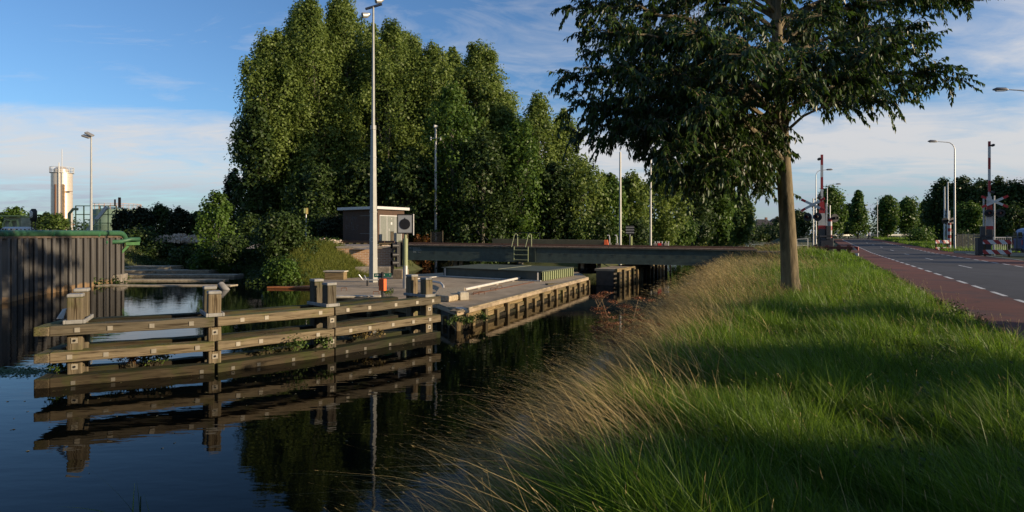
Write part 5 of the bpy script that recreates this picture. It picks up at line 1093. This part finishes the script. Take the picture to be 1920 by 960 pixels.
# right distance
G = 'round trees in a row beyond the bend'
gl = ['big round tree behind the left barrier','slightly conical tree right of the left barrier','second tree of the row beyond the guard rail','middle tree of the row, right of the distant lamp','tree with the narrow top in the row','small round tree before the gap','last pale tree of the row, nearest the big dark trees','dark tree low at the left start of the row']
for i, (px, top, w, Y, lm) in enumerate(((1557,345,64,135,GREENLEAF),(1609,353,46,140,GREENLEAF),(1664,363,50,146,GREENLEAF),(1702,366,48,150,GREENLEAF),(1733,374,42,152,LIMELEAF),(1590,380,40,150,DARKLEAF),(1752,378,30,140,LIMELEAF),(1498,392,46,160,DARKLEAF))):
    tree_px('row_tree', gl[i], 'tree', px, top, w*1.1, Y, lm, base=2.3, kind='cone' if i in (1,4) else 'round', nclump=40, per=120, leaf=.55, seed=160+i, t0=.14, vert=1.2, crad=.19, group=G)
bl = ['left shoulder of the big dark trees, rounded crown','tall dark tree behind the right street lamp','dark tree between street lamp and barrier','dark tree behind the right barrier','dark tree above the cross sign','dark tree at the right edge of the view','lighter green bushy tree in front of the big dark trees','low green tree right of the barrier post']
for i, (px, top, w, Y, lm) in enumerate(((1768,330,60,112,DARKLEAF),(1805,326,60,108,DARKLEAF),(1838,332,60,112,DARKLEAF),(1872,328,66,106,DARKLEAF),(1905,333,66,104,DARKLEAF),(1940,326,70,102,DARKLEAF),(1815,375,56,84,GREENLEAF),(1895,380,70,78,DARKLEAF))):
    tree_px('roadside_tree', bl[i], 'tree', px, top, w*1.3, Y, lm, base=1.5, kind='round', nclump=60, per=120, leaf=.42*Y/100, seed=180+i, t0=.03, vert=1.4, crad=.17, group='big dark trees right of the road')
for i, (px, top, w, Y, lm, lab) in enumerate(((1725,425,60,100,GREENLEAF,'low green bush on the verge inside the bend'),(1540,430,40,110,GREENLEAF,'low bush behind the timber rail fence'),(1800,430,40,72,DARKLEAF,'low bush behind the grey bar fence'),(1480,405,40,120,DARKLEAF,'bush behind the trunk near the canal bend'),(1400,395,40,190,DARKLEAF,'dark bush left of the far houses'),(1462,402,36,190,DARKLEAF,'dark bush right of the far houses'),(1418,425,50,200,DARKLEAF,'low dark bush on the bank below the far houses'),(1440,427,40,205,VERYDARK,'very dark low bush under the far houses'))):
    tree_px('verge_bush', lab, 'bush', px, top, w*1.2, Y, lm, base=1.3, kind='round', nclump=20, per=110, leaf=.28*Y/90, seed=200+i, t0=0, crad=.24, group='bushes near the road and canal bend')
# a distant belt of woodland closes the horizon
def belt(name, label, pts, h, lm, seed, leaf=1.1, per=70):
    rng = np.random.default_rng(seed); cen = []; rad = []
    for a, b in zip(pts[:-1], pts[1:]):
        n = int(math.hypot(b[0]-a[0], b[1]-a[1])/6)
        for i in range(n):
            t = i/n; r_ = h*rng.uniform(.28, .5)
            for q in range(2): cen.append((a[0]+(b[0]-a[0])*t+rng.normal()*3, a[1]+(b[1]-a[1])*t+rng.normal()*4, 1.5+h*rng.uniform(.2, .75))); rad.append((r_*1.2, r_*1.2, r_))
    V, Fc, at_ = cloud(rng, cen, rad, per, leaf); o = mesh_np(name, V, Fc, lm, None, at_); tag(o, label, 'woodland', kind='stuff'); return o
belt('far_woodland', 'low far belt of woodland closing the horizon', [(-420,230),(-160,260),(20,290),(85,340),(140,310),(185,235),(320,190)], 9, DARKLEAF, 300)
belt('hedge_belt', 'low dark hedge belt behind the row of round trees at the bend', [(60,172),(95,176),(120,168),(135,150),(120,128)], 6, DARKLEAF, 301, .7, 90)
# shade trees across the road, to the right of and behind the camera; their shadows fall over the verge
for i, (x, y, H, W) in enumerate(((18,-10,8,6.5),(17,-5,6.2,5),(16.8,-1.2,4.6,4.2),(17.2,2.4,4.5,4.2),(16.5,8.4,3.9,2.8),(75,32,13,12),(84,38,13,12),(66,26,11,9))):
    tree('verge_tree', 'leafy roadside tree number standing off to the right of the verge'.replace(' number', ''), 'tree', (x, y, 1.2), H, W, 'round', 46, (85 if y < 3 else 52), .36, DARKLEAF, seed=220+i, t0=.04, crad=.2, vert=1.0, group='roadside trees out of view on the right')
for i, (x, y, H, W) in enumerate(((-24,-10,12,10),(-15,-9,13,10),(-6,-8,13,9),(2,-9,13,9),(10,-12,13,9),(-10,-18,15,12),(4,-20,15,12))):  # unseen trees added behind the camera to cut the sky's fill light
    tree('added_shade_tree', 'leafy tree added out of view behind the camera to block sky light', 'tree', (x, y, .8), H, W, 'round', 46, 110, .5, DARKLEAF, seed=240+i, t0=.04, crad=.2, group='added trees blocking sky light from behind the camera')
# bank undergrowth (left)
rng = np.random.default_rng(5)
def scatter(n, x0, x1, y0, y1, dmin, dmax, cond=None):
    X = rng.uniform(x0, x1, n); Yv = rng.uniform(y0, y1, n); d = poly_sd(X, Yv, WATER_POLY); k = (d > dmin) & (d < dmax)
    if cond is not None: k &= cond(X, Yv)
    X, Yv = X[k], Yv[k]; return np.stack([X, Yv, ground_h(X, Yv)], 1)
pts = scatter(2600, -36, -9.5, 36, 62, -.4, 8, lambda x, y: (x > -27+.0*(y)) | (y > 56)); pts = pts[(pts[:, 0] < -13.4) | (pts[:, 1] < 40.5)]
pts = pts[pts[:, 0] < -13.3]
V, Fc, a = cloud(rng, pts+np.array([0,0,.15]), np.tile([.55,.55,.45], (len(pts),1)), 46, .17)
tag(mesh_np('bank_undergrowth', V, Fc, DARKLEAF, None, a), 'dense dark green undergrowth covering the bank of the side basin', 'undergrowth', kind='stuff')
pts = scatter(500, -8, 60, 54, 170, -.2, 6, lambda x, y: x < .5*y-2)
pts = pts[pts[:, 0] < np.interp(pts[:, 1], [55, 110, 165], [17, 34, 66])]
V, Fc, a = cloud(rng, pts+np.array([0,0,.3]), np.tile([1.3,1.3,.7], (len(pts),1)), 60, .35)
tag(mesh_np('far_bank_undergrowth', V, Fc, GREENLEAF, None, a), 'green waterside growth on the far canal bank behind the bridge', 'undergrowth', kind='stuff')
fb = np.array([(X_(px,Y), Y, .75) for px, Y in ((1302,148),(1315,150),(1330,153),(1345,155),(1358,157),(1370,160),(1380,161),(1388,163))])
V, Fc, a = cloud(rng, fb, np.tile([3.0,2.4,1.5], (len(fb),1)), 260, .5)
tag(mesh_np('bright_bank_growth', V, Fc, leafmat('yellow bank leaves', (.12,.15,.02), (.30,.30,.04), .3, .5, .3, (.40,.16,.04)), None, a), 'bright yellow green growth on the low bank where the canal bends', 'undergrowth', kind='stuff')
tg = np.array([(X_(px,Y), Y, z) for px, Y, z in ((560,40,1.2),(590,41,1.4))])
# plants growing on the fence and pier edge
def sprig(name, label, cat, c, n, r, lm, seed, leaf=.06, h=.35, group=None):
    rg2 = np.random.default_rng(seed); root = thing(name, label, cat, c, group=group); k = 9
    cen = rg2.normal(size=(k,3))*np.array([r*.5, r*.25, 0])+np.array([0,0,h*.5]); cen[:,2] += rg2.random(k)*h*.4
    V, Fc, a = cloud(rg2, cen, np.tile([r*.35, r*.3, h*.45], (k,1)), n//k, leaf); mesh_np('leaves', V, Fc, lm, root, a)
    mb = MB()
    for q in cen: mb.tube([(q[0]*.5,q[1]*.5,-.05), tuple(q)], [.008,.004], 4)
    mb.build('stems', GREENLEAF if False else BARK, root)
mid = lambda i, t, off, z: (FA[i].lerp(FA[i+1], t)+FN[i]*off+Vector((0,0,z)))
sprig('weed_clump', 'green leafy weeds on the lower rail in the first bay of the guide fence', 'plant', mid(1,.55,.62,.12), 520, .55, LIMELEAF, 1)
sprig('weed_clump', 'reddish weeds on the lower rail beside the green weeds of the first bay', 'plant', mid(1,.38,.62,.12), 200, .3, MATS['dry rust leaves'], 2)
sprig('weed_clump', 'bushy green weeds on the lower rail in the second bay of the guide fence', 'plant', mid(2,.50,.62,.12), 900, .75, LIMELEAF, 3, h=.45)
sprig('weed_clump', 'dry mixed weeds on the lower rail in the third bay of the guide fence', 'plant', mid(3,.35,.62,.12), 420, .5, leafmat('mixed weeds', (.12,.11,.03), (.22,.15,.06), .25), 4)
sprig('weed_clump', 'low weeds at the left end of the guide fence by the water', 'plant', mid(0,.6,.4,.12), 260, .35, GREENLEAF, 5)
sprig('weed_clump', 'green moss like weeds hanging at the front corner of the pier', 'plant', P(866,606,.30)-Vector((0,.12,.1)), 420, .45, LIMELEAF, 6, h=.3)
sprig('weed_clump', 'small green weeds on the pier side right of the front corner', 'plant', P(905,597,.25)-Vector((0,.15,.08)), 300, .4, LIMELEAF, 7, h=.25)
sprig('weed_clump', 'weeds growing on the deck beside the orange box', 'plant', P(728,556,ZD), 200, .25, LIMELEAF, 8, h=.3)
# ------------------------------------------------------------------ the foreground tree
def fore_tree():
    rng = np.random.default_rng(77); rd = random.Random(77)
    B0 = P(1483, 556, 1.3); B0.z = float(ground_h(B0.x, B0.y)); YT = B0.y
    root = thing('roadside_ash_tree', 'large dark leafy foreground tree with mossy trunk on the grassy bank', 'tree', B0)
    q = lambda v: Vector(v)-B0
    tp = [(1484,566,.40),(1483,545,.28),(1481,520,.235),(1478,450,.215),(1472,350,.20),(1466,250,.18),(1461,170,.16),(1458,90,.15),(1455,0,.12),(1462,-80,.07),(1456,-150,.03)]
    tpts = [q(D(x, y, YT)) for x, y, r in tp]; rr = [r for *_, r in tp]
    mb = MB(); mb.tube(tpts, rr, 18)
    def trunk_at(z):
        for a, b in zip(tpts[:-1], tpts[1:]):
            if a.z <= z <= b.z: return a.lerp(b, (z-a.z)/(b.z-a.z))
        return tpts[-1].copy() if z > tpts[-1].z else tpts[1].copy()
    tips = [(1058,18,16),(1100,105,19),(1052,150,17.5),(1064,200,15),(1070,255,18),(1120,275,20),(1140,60,13.8),(1185,150,13.2),(1205,245,14),(1225,290,16),(1250,330,19),(1285,345,17),(1335,355,15.5),(1352,315,13.6),(1395,330,18),(1430,300,16),
            (1130,10,21),(1170,200,21.5),(1260,180,22),(1330,280,21.5),(1230,80,15),(1300,60,12.5),(1310,200,12),(1180,90,18),(1110,215,16.5),(1300,130,19),(1375,300,20.5),(1300,330,14.5), (1290,350,16),(1320,345,18.5),(1360,360,17.5),(1385,345,15),(1410,345,16.5),(1440,350,18.5),(1270,320,15),(1240,300,13.5),(1180,275,17.5),(1150,250,15),(1340,300,18),(1090,60,16.5),(1120,160,18.5),(1150,120,15.5),(1210,30,19),(1200,190,19.5),
            (1835,2,17),(1770,12,20),(1705,50,14),(1792,148,17),(1735,165,19),(1690,190,15.5),(1640,170,21),(1605,150,13.4),(1560,190,17.5),(1525,185,20),(1660,90,12.8),(1600,60,21),(1700,110,17.5),(1740,75,18.5),(1620,20,17),(1680,-20,19),(1560,100,13),(1640,130,17.5),
            (1385,110,11.4),(1510,90,22.8),(1390,190,22.8),(1500,150,12.5),(1540,30,14),(1360,20,14),(1250,10,18),(1470,20,22),(1590,-40,16),(1340,-50,18),(1180,-30,16),(1100,-40,18),(1720,-60,17),(1470,-120,15),(1400,-120,20),(1550,-110,20),(1270,-90,15)]
    nodes = []
    for (px, py, Y) in tips:
        t = q(D(px, py, Y)); hd = math.hypot(t.x-trunk_at(max(3.5, t.z)).x, t.y)
        z0 = min(max(t.z-hd*.22, 3.7+rd.random()*1.6), 13.2); s = trunk_at(z0); c = s.lerp(t, .5)+Vector((rd.uniform(-.4,.4), rd.uniform(-.4,.4), .55+.12*hd))
        n = 9; pts = [s*(1-u)**2+c*2*u*(1-u)+t*u*u for u in [i/n for i in range(n+1)]]
        for p in pts[2:-1]: p += Vector((rd.uniform(-.08,.08), rd.uniform(-.08,.08), rd.uniform(-.08,.08)))
        r0 = .024+.0095*hd; mb.tube(pts, [r0*(1-.88*(i/n)) for i in range(n+1)], 6, False)
        L_ = sum((b-a).length for a, b in zip(pts[:-1], pts[1:]))
        for k in range(int(27+L_*9.5)):
            u = .30+.70*rd.random()**.75; f = u*n; i = min(n-1, int(f)); p = pts[i].lerp(pts[i+1], f-i); dr = (pts[i+1]-pts[i]).normalized()
            side = Vector((rd.gauss(0,1), rd.gauss(0,1), rd.gauss(0,.55))); side = (side-dr*side.dot(dr)).normalized()
            l = rd.uniform(.35, .95)*(1.25-.5*u); e = p+(side*.8+dr*.6).normalized()*l+Vector((0,0,-.10*l))
            m_ = p.lerp(e, .5)+Vector((0,0,.08)); mb.tube([p, m_, e], [.011,.008,.003], 4, False); nodes.append((p, m_, e))
    # small sprigs straight from the trunk
    for (px, py, Y) in ((1497,292,17),(1500,368,17.2),(1445,250,16.4),(1500,200,16.2)):
        e = q(D(px, py, Y)); s = trunk_at(e.z+.15); nodes.append((s, s.lerp(e, .5), e)); mb.tube([s, e], [.012,.004], 4, False)
    bark = pm('mossy bark', (.16,.125,.07), .95, 0, .55, 5.5, 1.0, (.055,.05,.025), .6, stretch=(1.6,1.6,.35), detail=9)
    mb.build('trunk', bark, root, True)
    c_, u_, s_, nn = [], [], [], []
    for (p, m_, e) in nodes:
        pts = [p, m_, e]; L_ = (e-p).length; k = int(7+L_*11)
        for j in range(k):
            t = ((j+.5)/k)**.7; b = (p.lerp(m_, t*2) if t < .5 else m_.lerp(e, t*2-1)); dr = (e-p).normalized()
            sd = dr.cross(Vector((0,0,1))); sd = sd.normalized() if sd.length > .1 else Vector((1,0,0))
            d = (sd*(1 if j % 2 else -1)*rd.uniform(.3,1.0)+dr*rd.uniform(.3,.9)+Vector((rd.gauss(0,.25), rd.gauss(0,.25), -rd.uniform(.25,1.5)))).normalized()
            c_.append(b); u_.append(d); s_.append(rd.uniform(.11,.18)); nn.append((rd.gauss(0,.5), rd.gauss(0,.5), 1))
    c = np.array(c_); u = np.array(u_); s = np.array(s_)[:, None]; nr = np.array(nn); w = np.cross(nr, u); w /= np.linalg.norm(w, axis=1, keepdims=True)+1e-9; up = np.cross(u, w)
    wd = s*.25; dn = np.array([0,0,-1.0])
    b0 = c; l1 = c+u*s*.38+w*wd+up*wd*.45; r1 = c+u*s*.38-w*wd+up*wd*.45; m1 = c+u*s*.40; tp_ = c+u*s*.96+dn*s*.20
    V = np.stack([b0, l1, m1, r1, tp_], 1).reshape(-1, 3); n = len(c); k5 = np.arange(n)[:, None]*5
    Fc = np.concatenate([k5+np.array([[0,1,4,2]])*0+np.array([[0,2,4,1]]), k5+np.array([[0,3,4,2]])]); at_ = np.tile(rng.random(n), 2)
    lm = leafmat('ash leaves', (.014,.032,.006), (.058,.105,.015), .32, .42, .4)
    mesh_np('crown', V, Fc, lm, root, at_)
    print('fore leaves', n)
fore_tree()

# ------------------------------------------------------------------ grass
GRASS = leafmat('lush grass', (.028,.075,.007), (.23,.36,.026), .46, .45, .35)
STRAW = leafmat('straw grass', (.14,.10,.04), (.66,.50,.22), .30, .6, .25)
OLIVE = leafmat('olive grass', (.040,.060,.016), (.19,.20,.055), .32, .5, .3)
rng = np.random.default_rng(9)
def region(n, y0, y1, p=1.0):
    Yv = y0+(y1-y0)*rng.random(n)**p; xl = np.interp(Yv, [p_[1] for p_ in BANK_R[::-1]], [p_[0] for p_ in BANK_R[::-1]])-.5; xr = .5*Yv+3.2
    X = xl+(xr-xl)*rng.random(n); k = (np.abs(X) < .90*Yv+1.2); return X[k], Yv[k], xl[k], xr[k]
def tuft(X, Y, s=1.0): return .5+.5*vnoise(X, Y, 1.1*s, 2)
def verge(name, label, parts, lm, cat='grass'):
    g = NP_()
    for (X, Y, H, W, lean, curv, lv, segs) in parts:
        Z = ground_h(X, Y); V, Fc, t, p_ = blades(rng, np.stack([X, Y, Z-.02], 1), H, W, lean, curv, segs, lv); n = len(X)
        a = np.clip(rng.random(n)*.75+.25*tuft(X, Y, .6), 0, 1); g.add(V, Fc, np.tile(a, segs))
    o = g.build(name, lm); tag(o, label, cat, kind='stuff'); return o
def sel(X, Y, xl, xr, a, b, soft=.6):     # keep blades between fractions a and b of the verge width
    f = (X-xl)/(xr-xl)+rng.normal(size=len(X))*.06+.10*vnoise(X, Y, .5, 7); return (f > a) & (f < b)
parts = []
for n, y0, y1, hh, ww in ((120000, 2.6, 7, .33, .0075), (105000, 7, 14, .34, .011), (85000, 14, 28, .34, .018), (60000, 28, 62, .36, .034)):
    X, Y, xl, xr = region(n, y0, y1); k = sel(X, Y, xl, xr, .22 if y0 < 10 else (.34 if y0 < 20 else .45), 1.03); X, Y, xl, xr = X[k], Y[k], xl[k], xr[k]
    edge = np.clip((xr-X)/.8, .6, 1); H = hh*(.45+.95*rng.random(len(X)))*(.45+1.35*tuft(X, Y, 1.5)**1.4)*edge
    parts.append((X, Y, H, ww*(.6+.8*rng.random(len(X))), (-.35, .10), .55, .45, 3))
verge('verge_grass', 'lush green grass covering the verge between road and canal', parts, GRASS)
parts = []
for n, y0, y1, hh, ww in ((46000, 2.6, 7, .34, .0055), (42000, 7, 14, .38, .008), (26000, 14, 30, .55, .013), (12000, 30, 50, .6, .026)):
    X, Y, xl, xr = region(n, y0, y1); k = sel(X, Y, xl, xr, .02, .36 if y0 < 10 else .5); X, Y = X[k], Y[k]
    parts.append((X, Y, hh*(.5+.8*rng.random(len(X))), ww*(.6+.8*rng.random(len(X))), (-.5, -.05), .8, .42, 4))
verge('bank_grass', 'olive green tall grass leaning over the canal bank', parts, OLIVE)
def stems(name, label, specs, lm):
    g = NP_()
    for (X, Y, H, W, lean, curv, lv, head) in specs:
        Z = ground_h(X, Y); pos = np.stack([X, Y, Z-.02], 1); V, Fc, t, p_ = blades(rng, pos, H, W, lean, curv, 5, lv, taper=.8); n = len(X); a = np.clip(rng.random(n), 0, 1); g.add(V, Fc, np.tile(a, 5))
        d = t-p_; d /= np.linalg.norm(d, axis=1, keepdims=True)+1e-9; k = 4
        for j in range(k):                # seed head: short husks along the stem's tip
            c = t-d*head*(j/k)*.9; sp = unit(rng, n); sp = sp-d*(sp*d).sum(1, keepdims=True); u = d*head*.36+sp*head*.05; w = np.cross(d, sp)*(head*.035)
            Vq = np.stack([c-u*.2, c+u*.4+w, c+u, c+u*.4-w], 1).reshape(-1, 3); g.add(Vq, np.arange(4*n).reshape(n, 4), np.clip(a*.7+.3, 0, 1))
    o = g.build(name, lm); tag(o, label, 'grass', kind='stuff'); return o
specs = []
for n, y0, y1, a, b, hh, ww, hd in ((22000, 2.4, 7, -.02, .36, .72, .0075, .03), (24000, 7, 14, .0, .36, .72, .009, .05), (26000, 14, 26, .02, .40, .75, .011, .11), (16000, 26, 46, .05, .7, .60, .017, .14)):
    X, Y, xl, xr = region(n, y0, y1); k = sel(X, Y, xl, xr, a, b) & (rng.random(len(X)) < .25+.95*tuft(X, Y, .5)); X, Y = X[k], Y[k]
    specs.append((X, Y, hh*(.5+.75*rng.random(len(X))), ww, (-.72, .12), .85, .32, hd))
for n, y0, y1, hh, ww, hd in ((900, 2.8, 9, .6, .0035, .06), (1600, 9, 22, .55, .006, .08)):
    X, Y, xl, xr = region(n, y0, y1); specs.append((X, Y, hh*(.6+.5*rng.random(len(X))), ww, (-.3, .1), .5, .3, hd))
stems('straw_grass', 'tall golden straw grass with seed heads along the canal bank', specs, STRAW)
# dry grass round the foot of the tree
tb_ = P(1483, 556, 1.3); n = 2600; a = rng.random(n)*6.28; r_ = .25+rng.random(n)**.7*1.0; X = tb_.x+np.cos(a)*r_; Y = tb_.y+np.sin(a)*r_*.8-.1
stems('dry_tuft', 'dry yellow grass tuft round the foot of the foreground tree', [(X, Y, .36*(.5+rng.random(n)), .007, (-.2, 0), .5, .6, .05)], leafmat('yellow dry grass', (.22,.18,.05), (.42,.33,.10), .3))
# reedy grass on the left bank beside the pier
pts = scatter(52000, -17, -9, 37.5, 44, -.1, 5.5); k = (pts[:, 0] > -15.0+.15*(pts[:, 1]-38)) & (rng.random(len(pts)) < .8); pts = pts[k]
g = NP_(); V, Fc, _, _ = blades(rng, pts, .42*(.4+.8*rng.random(len(pts))), .022, (.15,-.25), .7, 3, .4); g.add(V, Fc, np.tile(rng.random(len(pts)), 3))
tag(g.build('reed_grass', leafmat('reed grass', (.10,.14,.02), (.26,.27,.06), .35, .5, .3)), 'long sunlit green and yellow grass on the bank behind the mast', 'grass', kind='stuff')
for (px, py, z) in ((735,515,ZD),(660,520,ZD)):
    pass
# grass on the far land
X = rng.uniform(-60, 20, 26000); Y = rng.uniform(46, 66, 26000); d = poly_sd(X, Y, WATER_POLY); k = (d > .5) & ~((Y > 42) & (np.abs((X+9.2)*.216+(Y-44.6)*.976) < 3.4)) ; X, Y = X[k], Y[k]; Z = ground_h(X, Y)
V, Fc, _, _ = blades(rng, np.stack([X, Y, Z], 1), .4*(.4+rng.random(len(X))), .05, (0,0), .5, 2, .5); g = NP_(); g.add(V, Fc, np.tile(rng.random(len(X)), 2)); tag(g.build('field_grass', OLIVE), 'rough olive grass on the land behind the railway track', 'grass', kind='stuff')
Y = rng.uniform(60, 150, 40000); X = .5*Y+13.2+rng.random(40000)**1.5*30; k = (X < .88*Y); X, Y = X[k], Y[k]; V, Fc, _, _ = blades(rng, np.stack([X, Y, ground_h(X, Y)], 1), .45*(.4+rng.random(len(X))), .07, (0,0), .5, 2, .5); g = NP_(); g.add(V, Fc, np.tile(rng.random(len(X)), 2)); tag(g.build('roadside_grass', GRASS), 'green verge grass on the far side of the road', 'grass', kind='stuff')

# ------------------------------------------------------------------ dead umbel plants at the water's edge
DRY = leafmat('rust seed heads', (.12,.045,.018), (.30,.12,.05), .15); STEM = pm('dry stem', (.16,.11,.06), .9, 0, .3, 10)
def umbel(label, base, H, n, seed, rad=.14):
    rd = random.Random(seed); rg2 = np.random.default_rng(seed); r = thing('dead_umbel_plant', label, 'plant', base, group='dead umbel plants at the water edge'); mb = MB(); cen = []
    for i in range(n):
        a = rd.uniform(0, 6.28); l = H*rd.uniform(.55, 1.0); sp = rd.uniform(.1, .42)*H; s = Vector((rd.uniform(-.1,.1), rd.uniform(-.1,.1), -.1)); m_ = Vector((math.cos(a)*sp*.35, math.sin(a)*sp*.35, l*.55)); e = Vector((math.cos(a)*sp, math.sin(a)*sp, l)); mb.tube([s, m_, e], [.016,.012,.007], 5)
        for b in range(4):
            t = rd.uniform(.3, .9); p = m_.lerp(e, t); c = p+Vector((rd.uniform(-.22,.22), rd.uniform(-.22,.22), rd.uniform(.08,.25))); mb.tube([p, c], [.008,.004], 4); cen.append(c)
        cen.append(e)
    for c in cen:
        for j in range(7): q_ = c+Vector((rd.uniform(-1,1)*rad, rd.uniform(-1,1)*rad, rd.uniform(.01,.05))); mb.tube([c-Vector((0,0,.04)), q_], [.003,.002], 3, False)
    mb.build('stems', STEM, r)
    for c in cen:
        V, Fc, a_ = cloud(rg2, np.array([tuple(c+Vector((0,0,.03)))]), np.array([[rad, rad, .035]]), 75, .024, .8); mesh_np('seed_head', V, Fc, DRY, r, a_)
def wp(px, Y): x = X_(px, Y); return (x, Y, max(0.0, float(ground_h(x, Y))))
umbel('tallest dead rust brown umbel plant rising over the water left of the straw grass', wp(1165, 11.4), 1.8, 8, 1)
umbel('smaller dead umbel plant leaning left of the tallest one', wp(1150, 10.8), 1.15, 4, 2)
umbel('low dead umbel plant beside the tallest one, nearer the grass', wp(1195, 10.6), .95, 4, 3)
umbel('single dead umbel plant in the straw grass below the mooring posts', wp(1265, 17.5), 1.0, 3, 4)
# broad leaved weeds in the verge, leaves adrift on the water
X, Y, xl, xr = region(900, 4, 40); k = (X-xl) > 1.8; X, Y = X[k], Y[k]; V, Fc, a = cloud(rng, np.stack([X, Y, ground_h(X, Y)+.16], 1), np.stack([.10+.12*rng.random(len(X)), .10+.12*rng.random(len(X)), .08+.14*rng.random(len(X))], 1), 30, .05, .6)
tag(mesh_np('verge_weeds', V, Fc, DARKLEAF, None, a), 'low broad leaved weeds scattered through the verge grass', 'weeds', kind='stuff')
n = 420; tt = rng.random(n)**.8; X = -8.6+tt*14+rng.normal(size=n)*1.6; Y = 11+tt*9+rng.normal(size=n)*2.2; k = (poly_sd(X, Y, WATER_POLY) < -.4); X, Y = X[k], Y[k]; V, Fc = leaf_quads(rng, np.stack([X, Y, np.full(len(X), .010)], 1), np.tile([0.02,0.01,1.0], (len(X),1)), .055, .5); tag(mesh_np('floating_leaves', V, Fc, leafmat('drifting leaves', (.10,.08,.03), (.28,.24,.10), .1), None, rng.random(len(X))), 'small fallen leaves drifting on the canal water', 'fallen leaves', kind='stuff')
# reed leaves in the water, duckweed
r = thing('water_reed', 'few green reed leaves standing in the water at the lower left', 'reed', P(262, 985, 0)); V, Fc, _, _ = blades(rng, np.array([[0,0,-.1],[.05,.02,-.1],[-.08,0,-.1],[.1,.05,-.1],[-.03,.06,-.1]]), np.array([.62,1.0,.5,.42,.7]), .022, (-.35,.1), .8, 6, .3); mesh_np('leaves', V, Fc, GREENLEAF, r, np.tile(rng.random(5), 6))
mb = MB(); mb.tube([(0,0,-.2),(.01,0,.3)], [.008,.005], 5); mb.build('stem', GREENLEAF, r)
n = 1500; c = np.array(P(18, 697, 0)); X = c[0]+rng.normal(size=n)*.75; Y = c[1]+rng.normal(size=n)*.22-.1*(X-c[0]); V, Fc = leaf_quads(rng, np.stack([X, Y, np.full(n, .012)], 1), np.tile([0.02,0,1.0], (n,1)), .05, .9); tag(mesh_np('duckweed', V, Fc, LIMELEAF, None, rng.random(n)), 'patch of green duckweed floating at the foot of the guide fence', 'duckweed', kind='stuff')
bpy.context.view_layer.update()
